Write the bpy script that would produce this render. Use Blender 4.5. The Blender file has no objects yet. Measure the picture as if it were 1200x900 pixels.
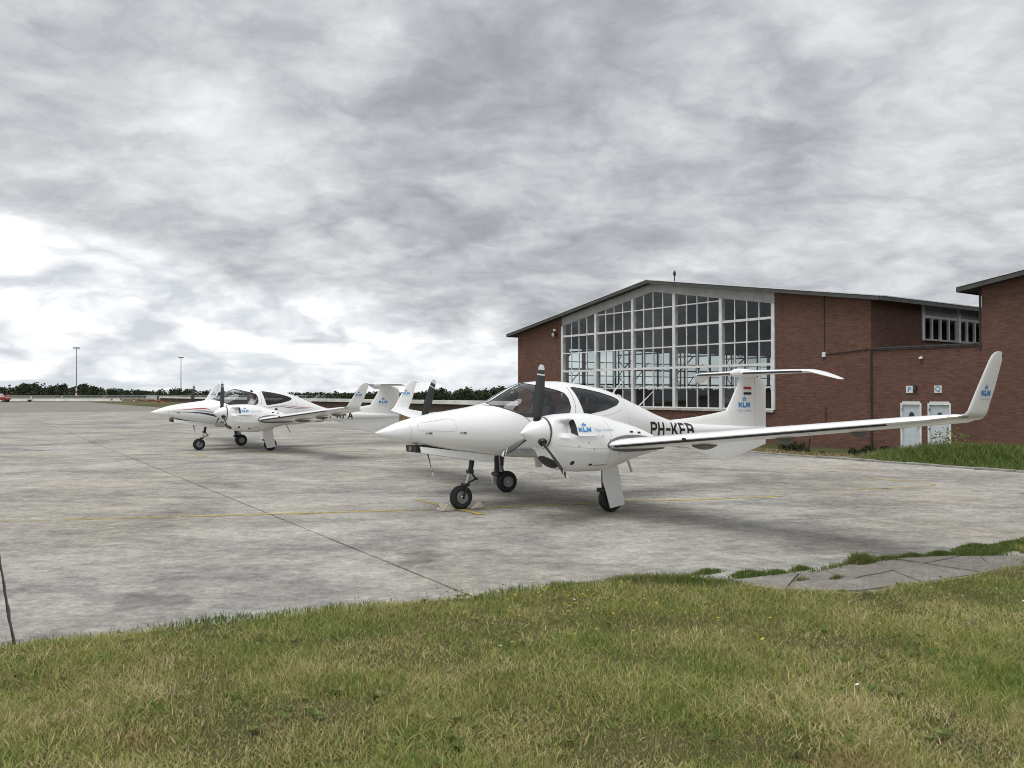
import bpy, bmesh, math, random
import numpy as np
from mathutils import Vector, Matrix
from mathutils.bvhtree import BVHTree
random.seed(7); rng = np.random.default_rng(7)
PI = math.pi; R = math.radians
sc = bpy.context.scene; C = sc.collection

# ------------------------------------------------------------------ camera
cam_d = bpy.data.cameras.new('camera'); cam = bpy.data.objects.new('camera', cam_d); C.objects.link(cam)
cam_d.sensor_fit = 'HORIZONTAL'; cam_d.sensor_width = 36.0; cam_d.lens = 36.0*960/1200
cam_d.clip_start = 0.05; cam_d.clip_end = 6000
CAM_H = 1.752
cam.location = (0, 0, CAM_H); cam.rotation_euler = (R(90) + math.atan(11/960), 0, 0)
sc.camera = cam

# ------------------------------------------------------------------ node helpers
class NT:
    def __init__(s, tree): s.t = tree; s.n = tree.nodes; s.l = tree.links
    def node(s, typ, **kw):
        o = s.n.new(typ)
        for k, v in kw.items(): setattr(o, k, v)
        return o
    def put(s, sock, v):
        if isinstance(v, bpy.types.NodeSocket): s.l.new(v, sock)
        elif v is not None: sock.default_value = v
    def m(s, op, a, b=None, c=None, clamp=False):
        o = s.node('ShaderNodeMath', operation=op, use_clamp=clamp)
        s.put(o.inputs[0], a); s.put(o.inputs[1], b); s.put(o.inputs[2], c)
        return o.outputs[0]
    def sep(s, v):
        o = s.node('ShaderNodeSeparateXYZ'); s.put(o.inputs[0], v); return o.outputs
    def comb(s, x, y, z=0.0):
        o = s.node('ShaderNodeCombineXYZ')
        for i, v in enumerate((x, y, z)): s.put(o.inputs[i], v)
        return o.outputs[0]
    def noise(s, vec, scale, detail=4, rough=.5, dist=0.0, typ='FBM'):
        o = s.node('ShaderNodeTexNoise'); s.put(o.inputs['Vector'], vec)
        o.inputs['Scale'].default_value = scale; o.inputs['Detail'].default_value = detail
        o.inputs['Roughness'].default_value = rough; o.inputs['Distortion'].default_value = dist
        return o.outputs['Fac']
    def ramp(s, fac, stops, interp='LINEAR'):
        o = s.node('ShaderNodeValToRGB'); o.color_ramp.interpolation = interp
        e = o.color_ramp.elements
        while len(e) > 1: e.remove(e[-1])
        for i, (p, c) in enumerate(stops):
            if not isinstance(c, (tuple, list)): c = (c, c, c)
            x = e[0] if i == 0 else e.new(p)
            x.position = p; x.color = (*c[:3], 1)
        s.put(o.inputs[0], fac); return o.outputs[0]
    def smooth(s, v, a, b):
        o = s.node('ShaderNodeMapRange', interpolation_type='SMOOTHSTEP')
        s.put(o.inputs[0], v); o.inputs[1].default_value = a; o.inputs[2].default_value = b
        o.inputs[3].default_value = 0; o.inputs[4].default_value = 1
        return o.outputs[0]
    def mix(s, f, a, b, blend='MIX'):
        o = s.node('ShaderNodeMix', data_type='RGBA', blend_type=blend)
        s.put(o.inputs[0], f)
        for i, v in ((6, a), (7, b)):
            if isinstance(v, (tuple, list)): v = (*v[:3], 1)
            s.put(o.inputs[i], v)
        return o.outputs[2]
    def vmul(s, v, k):
        o = s.node('ShaderNodeVectorMath', operation='MULTIPLY'); s.put(o.inputs[0], v)
        o.inputs[1].default_value = k if isinstance(k, (tuple, list)) else (k, k, k)
        return o.outputs[0]
    def bump(s, h, strength, dist=.01):
        o = s.node('ShaderNodeBump'); o.inputs['Strength'].default_value = strength; o.inputs['Distance'].default_value = dist
        s.put(o.inputs['Height'], h); return o.outputs[0]

# ------------------------------------------------------------------ sky: broken overcast over a pale blue gap near the horizon
w = bpy.data.worlds.new('World'); sc.world = w; w.use_nodes = True
nt = NT(w.node_tree); nt.n.clear()
SUN_EL, SUN_AZ = 70.0, 215.0          # compass style, clockwise from +Y
tc = nt.node('ShaderNodeTexCoord').outputs['Generated']
x, y, z = nt.sep(tc)
zc = nt.m('MAXIMUM', z, 0.0)
hyp = nt.m('SQRT', nt.m('ADD', nt.m('MULTIPLY', x, x), nt.m('MULTIPLY', y, y)))
el = nt.m('DIVIDE', z, nt.m('MAXIMUM', hyp, .02))
az = nt.m('ARCTAN2', x, y)
zz = nt.m('ADD', zc, .30)
P = nt.comb(nt.m('DIVIDE', x, zz), nt.m('DIVIDE', y, zz), 0.37)
def wnoise(v, scale, detail, rough, amp, off):
    a_ = nt.noise(v, scale, detail, rough); o = nt.node('ShaderNodeVectorMath', operation='ADD')
    v2 = nt.node('ShaderNodeVectorMath', operation='ADD'); nt.put(v2.inputs[0], v); v2.inputs[1].default_value = (off, off*1.7, 0)
    b_ = nt.noise(v2.outputs[0], scale, detail, rough)
    nt.put(o.inputs[0], v); nt.put(o.inputs[1], nt.comb(nt.m('MULTIPLY', nt.m('SUBTRACT', a_, .5), amp), nt.m('MULTIPLY', nt.m('SUBTRACT', b_, .5), amp), 0)); return o.outputs[0]
Pw = wnoise(P, 4.5, 4, .55, .13, 11.3)
def billow(v, scale, detail, rough):      # rounded heads with darker creases
    n = nt.noise(v, scale, detail, rough, 0); return nt.m('SUBTRACT', 1.0, nt.m('MULTIPLY', nt.m('ABSOLUTE', nt.m('SUBTRACT', n, .5)), 3.2))
big = nt.noise(nt.vmul(P, (1.0, 1.15, 1)), 1.45, 3, .5, 0)
med = nt.noise(nt.vmul(Pw, (1.0, 1.15, 1)), 3.3, 10, .63, 0)
puf = nt.m('SUBTRACT', 1.0, billow(nt.vmul(Pw, (1.0, 1.15, 1.6)), 3.6, 6, .55))
f1 = nt.m('ADD', nt.m('ADD', nt.m('MULTIPLY', big, .40), nt.m('MULTIPLY', med, .50)), nt.m('MULTIPLY', puf, .17))
deck = nt.ramp(f1, [(.30, (.205, .219, .237)), (.38, (.255, .270, .288)), (.44, (.312, .327, .345)), (.50, (.385, .398, .415)), (.57, (.475, .486, .499)), (.68, (.60, .606, .612))])
# clearing: its upper rim falls from left to right
azc = nt.m('MINIMUM', nt.m('MAXIMUM', az, -.62), .25)
rim = nt.m('SUBTRACT', .078, nt.m('MULTIPLY', nt.m('MULTIPLY', azc, .245), nt.smooth(az, -2.9, -1.6)))
A = nt.comb(nt.m('MULTIPLY', az, 6.0), nt.m('MULTIPLY', el, 13.0), .9)
Aw = wnoise(A, 1.6, 3, .5, .4, 5.1)
wob = nt.noise(Aw, .9, 6, .55, 0)
gap = nt.smooth(nt.m('SUBTRACT', nt.m('ADD', rim, nt.m('MULTIPLY', nt.m('SUBTRACT', wob, .5), .15)), el), -.010, .040)
cum = nt.m('ADD', nt.m('MULTIPLY', nt.noise(Aw, 1.5, 7, .52, 0), .75), nt.m('MULTIPLY', nt.m('SUBTRACT', 1.0, billow(Aw, 1.4, 5, .5)), .3))
bright = nt.ramp(cum, [(.31, (.42, .445, .475)), (.39, (.55, .57, .59)), (.45, (.66, .67, .68)), (.52, (.74, .745, .75)), (.64, (.80, .80, .80))])
skyn = nt.node('ShaderNodeTexSky', sky_type='NISHITA'); skyn.sun_disc = False
skyn.sun_elevation = R(SUN_EL); skyn.sun_rotation = R(SUN_AZ); skyn.dust_density = 2.5; skyn.air_density = 1.0
nish = nt.vmul(skyn.outputs[0], .085)
low = nt.smooth(el, .075, .025)
clear = nt.m('MULTIPLY', low, nt.smooth(nt.noise(nt.comb(nt.m('MULTIPLY', az, 4.0), nt.m('MULTIPLY', el, 26.0), 7.7), 1.5, 7, .55, 0), .54, .40))
pale = nt.mix(.7, nish, (.56, .605, .645))
bright2 = nt.mix(nt.m('MULTIPLY', clear, .9), bright, pale)
B_ = wnoise(nt.comb(nt.m('MULTIPLY', az, 4.6), nt.m('MULTIPLY', el, 20.0), 5.2), 1.5, 3, .5, .35, 3.3)
shred = nt.smooth(nt.noise(B_, 1.05, 7, .52, 0), .60, .68)
shred = nt.m('MULTIPLY', shred, nt.smooth(el, .04, .08))
bright3 = nt.mix(nt.m('MULTIPLY', shred, .72), bright2, (.30, .32, .345))
skycol = nt.mix(gap, deck, bright3)
bg = nt.node('ShaderNodeBackground'); nt.put(bg.inputs[0], skycol); bg.inputs[1].default_value = 1.0
wo = nt.node('ShaderNodeOutputWorld'); nt.l.new(bg.outputs[0], wo.inputs[0])

# ------------------------------------------------------------------ sun behind the cloud
sun_d = bpy.data.lights.new('sun', 'SUN'); sun = bpy.data.objects.new('sun', sun_d); C.objects.link(sun)
sun_d.energy = 1.5; sun_d.angle = R(48); sun_d.color = (1, .985, .955)
sun.rotation_euler = (R(90 - SUN_EL), 0, R(180 - SUN_AZ))

# ------------------------------------------------------------------ exposure
sc.view_settings.view_transform = 'Standard'; sc.view_settings.look = 'None'
sc.view_settings.exposure = 0.62; sc.view_settings.gamma = 1.0
sc.render.engine = 'CYCLES'; sc.cycles.use_denoising = True
sc.cycles.pixel_filter_type = 'BLACKMAN_HARRIS'; sc.cycles.filter_width = 1.0
sc.cycles.max_bounces = 10; sc.cycles.transparent_max_bounces = 16; sc.cycles.caustics_reflective = False; sc.cycles.caustics_refractive = False

# ------------------------------------------------------------------ materials
def new_mat(name):
    m = bpy.data.materials.new(name); m.use_nodes = True
    t = NT(m.node_tree); b = m.node_tree.nodes['Principled BSDF']
    return m, t, b
def plain(name, col, rough=.5, metal=0.0, coat=0.0, var=0.0, scale=6.0, bump=0.0, spec=None):
    m, t, b = new_mat(name)
    if var:
        pos = t.node('ShaderNodeTexCoord').outputs['Object']
        n = t.noise(pos, scale, 6, .6)
        c = t.mix(t.smooth(n, .3, .7), tuple(max(0, k*(1-var)) for k in col), tuple(k*(1+var) for k in col))
        t.put(b.inputs['Base Color'], c)
        r = t.m('ADD', rough, t.m('MULTIPLY', t.m('SUBTRACT', n, .5), .25), clamp=True); t.put(b.inputs['Roughness'], r)
        if bump: t.put(b.inputs['Normal'], t.bump(n, bump, .01))
    else:
        b.inputs['Base Color'].default_value = (*col, 1); b.inputs['Roughness'].default_value = rough
    b.inputs['Metallic'].default_value = metal; b.inputs['Coat Weight'].default_value = coat
    b.inputs['Coat Roughness'].default_value = .08
    if spec is not None: b.inputs['Specular IOR Level'].default_value = spec
    return m
M = {}
def paint_mat():
    m, t, b = new_mat('white_gelcoat')
    pos = t.node('ShaderNodeTexCoord').outputs['Object']
    n = t.noise(pos, 1.6, 6, .6); n2 = t.noise(t.vmul(pos, (1.2, 9, 5)), 2.2, 7, .65)
    dirt = t.m('MULTIPLY', t.smooth(n2, .52, .78), t.smooth(n, .40, .62))
    c = t.mix(t.m('MULTIPLY', dirt, .16), (.87, .87, .865), (.55, .54, .52))
    t.put(b.inputs['Base Color'], c)
    t.put(b.inputs['Roughness'], t.m('ADD', .28, t.m('MULTIPLY', n, .18)))
    b.inputs['Coat Weight'].default_value = .6; b.inputs['Coat Roughness'].default_value = .05
    return m
M['white'] = paint_mat()
M['fairing_shade_grey'] = plain('fairing_shade_grey', (.22, .225, .21), .5, var=.2)  # white hinge fairings: their underwing shade is put into the base colour
M['black'] = plain('black_plastic', (.018, .018, .02), .45, var=.3)
M['rubber'] = plain('tyre_rubber', (.022, .022, .023), .75, var=.35, scale=14, bump=.2)
M['steel'] = plain('bright_steel', (.55, .56, .57), .28, metal=.9, var=.12)
M['darkmetal'] = plain('dark_metal', (.05, .05, .055), .4, metal=.6, var=.3)
M['rim'] = plain('wheel_rim', (.30, .31, .32), .42, metal=.5, var=.2)
M['blade'] = plain('propeller_grey', (.052, .057, .058), .38, var=.15)
M['blade_edge'] = plain('propeller_edge', (.012, .012, .013), .45)
M['tip_white'] = plain('tip_white', (.75, .75, .75), .45)
M['green'] = plain('decal_green', (.05, .42, .24), .5)
M['red'] = plain('stripe_red', (.42, .03, .045), .35)
M['navy'] = plain('stripe_navy', (.022, .03, .075), .35)
M['silver'] = plain('stripe_silver', (.38, .39, .41), .35)
M['logo_blue'] = plain('logo_blue', (.035, .26, .62), .4)
M['logo_pale'] = plain('logo_pale_blue', (.42, .56, .68), .4)
M['letter'] = plain('letter_black', (.012, .012, .014), .4)
M['seam_light'] = plain('seam_light', (.56, .56, .56), .5)
M['seam'] = plain('seam_grey', (.16, .16, .165), .6)
M['cabin'] = plain('cabin_dark', (.30, .30, .305), .8, var=.2)
M['seat'] = plain('seat_leather', (.10, .095, .095), .6, var=.2)
def glass_mat(name, tint, refl=1.0, rough=.02):
    m = bpy.data.materials.new(name); m.use_nodes = True; t = NT(m.node_tree); t.n.clear()
    tr = t.node('ShaderNodeBsdfTransparent'); tr.inputs[0].default_value = (*tint, 1)
    gl = t.node('ShaderNodeBsdfGlossy'); gl.inputs['Roughness'].default_value = rough
    gl.inputs['Color'].default_value = (.95, .97, 1, 1)
    fr = t.node('ShaderNodeFresnel'); bf = t.node('ShaderNodeNewGeometry').outputs['Backfacing']   # a thin sheet reflects alike from both sides
    t.put(fr.inputs[0], t.m('SUBTRACT', 1.5, t.m('MULTIPLY', bf, 1.5-1/1.5)))
    ms = t.node('ShaderNodeMixShader'); t.put(ms.inputs[0], t.m('MULTIPLY', fr.outputs[0], refl, clamp=True))
    t.l.new(tr.outputs[0], ms.inputs[1]); t.l.new(gl.outputs[0], ms.inputs[2])
    o = t.node('ShaderNodeOutputMaterial'); t.l.new(ms.outputs[0], o.inputs[0])
    return m
M['canopy_glass'] = glass_mat('canopy_glass', (.84, .85, .86), 1.15)
M['rear_glass'] = glass_mat('tinted_glass', (.42, .42, .43), 1.1)
M['pane'] = glass_mat('window_glass', (.82, .86, .85), 1.1)

# ------------------------------------------------------------------ mesh helpers
def tag(o, label=None, cat=None, group=None, kind=None):
    for k, v in (('label', label), ('category', cat), ('group', group), ('kind', kind)):
        if v: o[k] = v
    return o
def empty(name, loc=(0, 0, 0), rz=0.0):
    o = bpy.data.objects.new(name, None); C.objects.link(o); o.location = loc; o.rotation_euler = (0, 0, rz)
    o.empty_display_size = .2
    return o
def link_mesh(name, me, parent=None):
    o = bpy.data.objects.new(name, me); C.objects.link(o)
    if parent is not None: o.parent = parent
    return o
class MB:
    def __init__(s): s.v = []; s.f = []; s.mi = []
    def add(s, vs, fs, mi=0):
        n = len(s.v); s.v += [tuple(v) for v in vs]; s.f += [tuple(i+n for i in f) for f in fs]; s.mi += [mi]*len(fs); return s
    def box(s, c, d, rz=0.0, mi=0):
        hx, hy, hz = d[0]/2, d[1]/2, d[2]/2; co, si = math.cos(rz), math.sin(rz)
        vs = []
        for dz in (-hz, hz):
            for dx, dy in ((-hx, -hy), (hx, -hy), (hx, hy), (-hx, hy)):
                vs.append((c[0]+dx*co-dy*si, c[1]+dx*si+dy*co, c[2]+dz))
        return s.add(vs, [(0, 3, 2, 1), (4, 5, 6, 7), (0, 1, 5, 4), (1, 2, 6, 5), (2, 3, 7, 6), (3, 0, 4, 7)], mi)
    def span(s, a, b, mi=0):
        return s.box([(a[i]+b[i])/2 for i in range(3)], [abs(a[i]-b[i]) for i in range(3)], 0, mi)
    def cyl(s, p0, p1, r0, r1=None, n=12, mi=0, cap=True):
        if r1 is None: r1 = r0
        p0, p1 = Vector(p0), Vector(p1); d = (p1-p0).normalized()
        a = d.orthogonal().normalized(); b = d.cross(a)
        vs = []
        for p, r in ((p0, r0), (p1, r1)):
            for i in range(n):
                t = 2*PI*i/n; vs.append(p + a*(r*math.cos(t)) + b*(r*math.sin(t)))
        fs = [(i, (i+1) % n, n+(i+1) % n, n+i) for i in range(n)]
        if cap: fs += [tuple(range(n-1, -1, -1)), tuple(range(n, 2*n))]
        return s.add(vs, fs, mi)
    def tube(s, pts, r, n=8, mi=0):
        for i in range(len(pts)-1): s.cyl(pts[i], pts[i+1], r, r, n, mi)
        return s
    def lathe(s, c, axis, prof, n=24, mi=0, closed=False):
        c = Vector(c); d = Vector(axis).normalized(); a = d.orthogonal().normalized(); b = d.cross(a)
        vs = []; k = len(prof)
        for h, r in prof:
            for i in range(n):
                t = 2*PI*i/n; vs.append(c + d*h + a*(r*math.cos(t)) + b*(r*math.sin(t)))
        fs = []
        for j in range(k if closed else k-1):
            jj = (j+1) % k
            for i in range(n): fs.append((j*n+i, j*n+(i+1) % n, jj*n+(i+1) % n, jj*n+i))
        if not closed: fs += [tuple(range(n-1, -1, -1)), tuple(range((k-1)*n, k*n))]
        return s.add(vs, fs, mi)
    def loft(s, rings, cap=True, mi=0, closed=True):
        n = len(rings[0]); vs = [p for r in rings for p in r]; fs = []
        for j in range(len(rings)-1):
            for i in range(n if closed else n-1):
                fs.append((j*n+i, j*n+(i+1) % n, (j+1)*n+(i+1) % n, (j+1)*n+i))
        if cap: fs += [tuple(range(n-1, -1, -1)), tuple(range((len(rings)-1)*n, len(rings)*n))]
        return s.add(vs, fs, mi)
    def prism(s, poly, off, mi=0):
        n = len(poly); vs = list(poly) + [tuple(p[i]+off[i] for i in range(3)) for p in poly]
        fs = [tuple(range(n-1, -1, -1)), tuple(range(n, 2*n))] + [(i, (i+1) % n, n+(i+1) % n, n+i) for i in range(n)]
        return s.add(vs, fs, mi)
    def build(s, name, mats, parent=None, smooth=None, bevel=0.0, fix=True):
        if not isinstance(mats, (list, tuple)): mats = [mats]
        bm = bmesh.new(); vs = [bm.verts.new(v) for v in s.v]
        for f, mi in zip(s.f, s.mi):
            try: bf = bm.faces.new([vs[i] for i in f]); bf.material_index = mi
            except ValueError: pass
        if fix: bmesh.ops.recalc_face_normals(bm, faces=bm.faces)
        if bevel:
            es = [e for e in bm.edges if len(e.link_faces) == 2 and e.calc_face_angle(0) > .6]
            bmesh.ops.bevel(bm, geom=es, offset=bevel, segments=1, affect='EDGES', clamp_overlap=True)
        return finish(bm, name, mats, parent, smooth)
def finish(bm, name, mats, parent=None, smooth=None):
    if not isinstance(mats, (list, tuple)): mats = [mats]
    if smooth is not None:
        for f in bm.faces: f.smooth = True
        for e in bm.edges:
            if len(e.link_faces) == 2 and e.calc_face_angle(0) > R(smooth): e.smooth = False
    me = bpy.data.meshes.new(name); bm.to_mesh(me); bm.free()
    for m in mats: me.materials.append(m)
    return link_mesh(name, me, parent)
def np_mesh(name, V, F, mats, parent=None, midx=None, smooth=False):
    """V (n,3) float, F (m,k) int, all faces the same size"""
    me = bpy.data.meshes.new(name); k = F.shape[1]
    me.vertices.add(len(V)); me.vertices.foreach_set('co', V.astype(np.float32).ravel())
    me.loops.add(F.size); me.loops.foreach_set('vertex_index', F.astype(np.int32).ravel())
    me.polygons.add(len(F)); me.polygons.foreach_set('loop_start', np.arange(0, F.size, k, dtype=np.int32))
    for m in (mats if isinstance(mats, (list, tuple)) else [mats]): me.materials.append(m)
    if midx is not None: me.polygons.foreach_set('material_index', midx.astype(np.int32))
    if smooth: me.polygons.foreach_set('use_smooth', np.ones(len(F), bool))
    me.update(calc_edges=True)
    return link_mesh(name, me, parent)
def pchip(xs, ys, x):
    xs = np.asarray(xs, float); ys = np.asarray(ys, float); x = np.clip(x, xs[0], xs[-1])
    h = np.diff(xs); dl = np.diff(ys)/h; d = np.zeros_like(ys)
    d[0] = dl[0]; d[-1] = dl[-1]
    for i in range(1, len(xs)-1):
        if dl[i-1]*dl[i] > 0:
            w1 = 2*h[i]+h[i-1]; w2 = h[i]+2*h[i-1]; d[i] = (w1+w2)/(w1/dl[i-1]+w2/dl[i])
    i = np.clip(np.searchsorted(xs, x)-1, 0, len(xs)-2); t = (x-xs[i])/h[i]
    return ys[i]*(2*t**3-3*t**2+1)+h[i]*d[i]*(t**3-2*t**2+t)+ys[i+1]*(3*t**2-2*t**3)+h[i]*d[i+1]*(t**3-t**2)
_text_cache = {}
def text_mesh(body, size, bold=0.0, sx=1.0):
    """flat lettering as vertices and triangles, centred in x, baseline at 0"""
    key = (body, size, bold, sx)
    if key in _text_cache: return _text_cache[key]
    cu = bpy.data.curves.new('lettering', 'FONT'); cu.body = body; cu.size = size; cu.offset = bold; cu.resolution_u = 3; cu.fill_mode = 'FRONT'
    ob = bpy.data.objects.new('lettering', cu); C.objects.link(ob)
    bpy.context.view_layer.update(); dg = bpy.context.evaluated_depsgraph_get()
    me = bpy.data.meshes.new_from_object(ob.evaluated_get(dg))
    vs = np.array([v.co[:2] for v in me.vertices]); fs = [tuple(p.vertices) for p in me.polygons]
    bpy.data.objects.remove(ob); bpy.data.curves.remove(cu); bpy.data.meshes.remove(me)
    vs[:, 0] -= (vs[:, 0].min()+vs[:, 0].max())/2; vs[:, 0] *= sx
    _text_cache[key] = (vs, fs); return vs, fs

GLYPH = {'P': [[(0, 0), (0, 1), (.4, 1), (.58, .87), (.58, .63), (.4, .5), (0, .5)]], 'H': [[(0, 0), (0, 1)], [(.6, 0), (.6, 1)], [(0, .5), (.6, .5)]], '-': [[(.02, .5), (.42, .5)]],
         'K': [[(0, 0), (0, 1)], [(.6, 1), (.03, .40)], [(.2, .58), (.63, 0)]], 'F': [[(0, 0), (0, 1), (.56, 1)], [(0, .52), (.46, .52)]],
         'B': [[(0, 0), (0, 1), (.4, 1), (.56, .9), (.56, .66), (.42, .53), (0, .53)], [(.42, .53), (.6, .4), (.6, .14), (.42, 0), (0, 0)]],
         'A': [[(0, 0), (.31, 1), (.62, 0)], [(.1, .32), (.52, .32)]], 'L': [[(0, 1), (0, 0), (.55, 0)]], 'M': [[(0, 0), (0, 1), (.38, .25), (.76, 1), (.76, 0)]]}
def stroke_text(body, h, w, gap, sx=1.0):
    """block lettering from straight strokes; third coordinate is a hair of extra lift so crossing strokes never share a plane"""
    vs, fs = [], []; x = 0.0; k = 0
    for ch in body:
        wd = max(q[0] for pl in GLYPH[ch] for q in pl)*h*sx
        for pl in GLYPH[ch]:
            for i in range(len(pl)-1):
                a = Vector((x+pl[i][0]*h*sx, w/2+pl[i][1]*(h-w))); b = Vector((x+pl[i+1][0]*h*sx, w/2+pl[i+1][1]*(h-w)))
                t = (b-a).normalized(); a = a-t*w*.42; b = b+t*w*.42; n = Vector((-t.y, t.x))*w/2; o = len(vs)
                for q in (a+n, b+n, b-n, a-n): vs.append((q.x, min(h, max(0, q.y)), .0004*(k % 7)))
                fs.append((o, o+1, o+2, o+3)); k += 1
        x += wd+gap
    mid = (x-gap)/2
    return [(v[0]-mid, v[1], v[2]) for v in vs], fs
# ------------------------------------------------------------------ the twin-engined aeroplanes
# model axes: X aft from the nose tip, Y towards the left wing, Z up
def airfoil(t, x0=0.0, x1=1.0, n=14, camber=.02):
    """closed outline of a section between chord fractions x0 and x1: upper side aft to fore, then lower side fore to aft"""
    def yt(x): return 5*t*(.2969*np.sqrt(x)-.126*x-.3516*x**2+.2843*x**3-.1036*x**4)
    def yc(x): return camber*(1-((x-.4)/.6)**2) if x > .4 else camber*(1-((x-.4)/.4)**2)
    b = np.linspace(0, PI, n); xs = x0+(x1-x0)*(1-np.cos(b))/2
    if x0 > 0: xs = np.linspace(x0, x1, n)
    up = [(x, yc(x)+yt(x)) for x in xs[::-1]]; lo = [(x, yc(x)-yt(x)) for x in xs]
    if x0 == 0: lo = lo[1:]
    return up+lo
def interp_sec(secs, s):
    a = np.array(secs, float); return [float(np.interp(s, a[:, 0], a[:, i])) for i in range(1, a.shape[1])]
def in_convex(poly, p):
    sgn = 0
    for i in range(len(poly)):
        a, b = poly[i], poly[(i+1) % len(poly)]
        c = (b[0]-a[0])*(p[1]-a[1])-(b[1]-a[1])*(p[0]-a[0])
        if abs(c) < 1e-7: continue
        if sgn == 0: sgn = 1 if c > 0 else -1
        elif (c > 0) != (sgn > 0): return False
    return True
FUS = np.array([  # X, top, bottom, half width
    (0, 1.194, 1.184, .004), (.02, 1.203, 1.170, .018), (.08, 1.230, 1.138, .050), (.16, 1.262, 1.110, .088), (.3, 1.318, 1.072, .150), (.6, 1.402, 1.015, .245), (.9, 1.458, .955, .325), (1.25, 1.508, .895, .41),
    (1.6, 1.563, .845, .485), (1.85, 1.625, .81, .535), (2.1, 1.752, .78, .572), (2.3, 1.852, .76, .592), (2.5, 1.922, .745, .605), (2.8, 1.955, .73, .612),
    (3.15, 1.958, .725, .61), (3.5, 1.930, .73, .592), (3.8, 1.893, .745, .565), (4.1, 1.842, .765, .522), (4.5, 1.712, .795, .442), (4.95, 1.540, .835, .348),
    (5.4, 1.375, .875, .262), (5.8, 1.272, .905, .207), (6.4, 1.212, .94, .167), (7.2, 1.18, .97, .127), (8.0, 1.15, .99, .085), (8.30, 1.13, 1.0, .06)])
def fus_ring(X, n=72, k=1.0):
    top, bot, hw = (float(pchip(FUS[:, 0], FUS[:, i], X)) for i in (1, 2, 3))
    zc = bot+(top-bot)*(.45 if X < 5 else .5); up = 2.0 if 1.9 < X < 4.8 else 2.1; lo = 2.5
    out = []
    for i in range(n):
        t = 2*PI*i/n; c, s = math.cos(t), math.sin(t); e = up if s > 0 else lo
        out.append((X, k*hw*math.copysign(abs(c)**(2/e), c), zc+k*((top-zc) if s > 0 else (zc-bot))*math.copysign(abs(s)**(2/e), s)))
    return out
NAC = np.array([  # X, top, bottom, half width
    (1.70, 1.405, .86, .205), (1.73, 1.425, .80, .240), (1.80, 1.442, .745, .285), (1.95, 1.458, .69, .325), (2.3, 1.470, .648, .365), (2.6, 1.440, .645, .375), (2.9, 1.365, .70, .365),
    (3.2, 1.29, .785, .335), (3.4, 1.225, .83, .31), (3.65, 1.125, .88, .26), (4.0, 1.055, .95, .175), (4.35, 1.02, .985, .075), (4.45, 1.01, .995, .03)])
def nac_ring(X, n=72):
    top, bot, hw = (float(pchip(NAC[:, 0], NAC[:, i], X)) for i in (1, 2, 3))
    zc = bot+(top-bot)*.52; out = []
    for i in range(n):
        t = 2*PI*i/n; c, s = math.cos(t), math.sin(t); e = 2.3
        y = hw*math.copysign(abs(c)**(2/e), c); z = zc+((top-zc) if s > 0 else (zc-bot))*math.copysign(abs(s)**(2/e), s)
        # recessed air scoop in the outboard flank, deepest at its aft lip
        g = 0.0
        if y > 0 and 1.73 < X < 2.04 and 1.165 < z < 1.39:
            fx = min(1, (X-1.73)/.26); fz = min(1, (1.39-z)/.05)*min(1, (z-1.165)/.03)
            g = .13*fx**1.2*max(0, fz)
        # pressed ridge under the scoop
        if y > 0 and 1.72 < X < 2.55:
            g -= .016*math.exp(-((z-(1.135+.03*math.sin((X-1.72)*3.6)))/.022)**2)*math.sin(PI*(X-1.72)/.83)
        # lower cowling shoulder
        if y > 0 and 1.75 < X < 2.7: g -= .018*math.exp(-((z-(.985-.07*(X-1.75)))/.05)**2)*math.sin(PI*(X-1.75)/.95)
        out.append((X, y-g, z))
    return out
WING = [  # Y, LE X, chord, LE Z, thickness ratio, twist drop of TE
    (.30, 2.36, 1.72, .89, .15, .05), (1.35, 2.46, 1.58, .955, .14, .05), (2.1, 2.56, 1.40, 1.025, .112, .05), (4.0, 2.82, 1.16, 1.212, .12, .045),
    (5.9, 3.085, .88, 1.40, .12, .04), (6.25, 3.135, .78, 1.435, .115, .04), (6.42, 3.225, .555, 1.462, .11, .03)]
CANOPY = [(1.80, 1.585), (2.22, 1.405), (2.40, 1.395), (2.92, 1.43), (3.02, 1.47), (3.055, 1.55), (3.055, 1.69), (3.02, 1.765), (2.93, 1.805), (2.45, 1.925), (1.5, 2.150), (1.80, 1.9)]
CANOPY = CANOPY[:-2] + [(1.80, 2.079)]
REARW = [(3.30, 1.445), (3.36, 1.43), (3.80, 1.50), (4.10, 1.575), (4.20, 1.625), (4.205, 1.655), (4.12, 1.70), (3.85, 1.775), (3.55, 1.83), (3.30, 1.86), (3.235, 1.855), (3.225, 1.83), (3.27, 1.62)]

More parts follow.
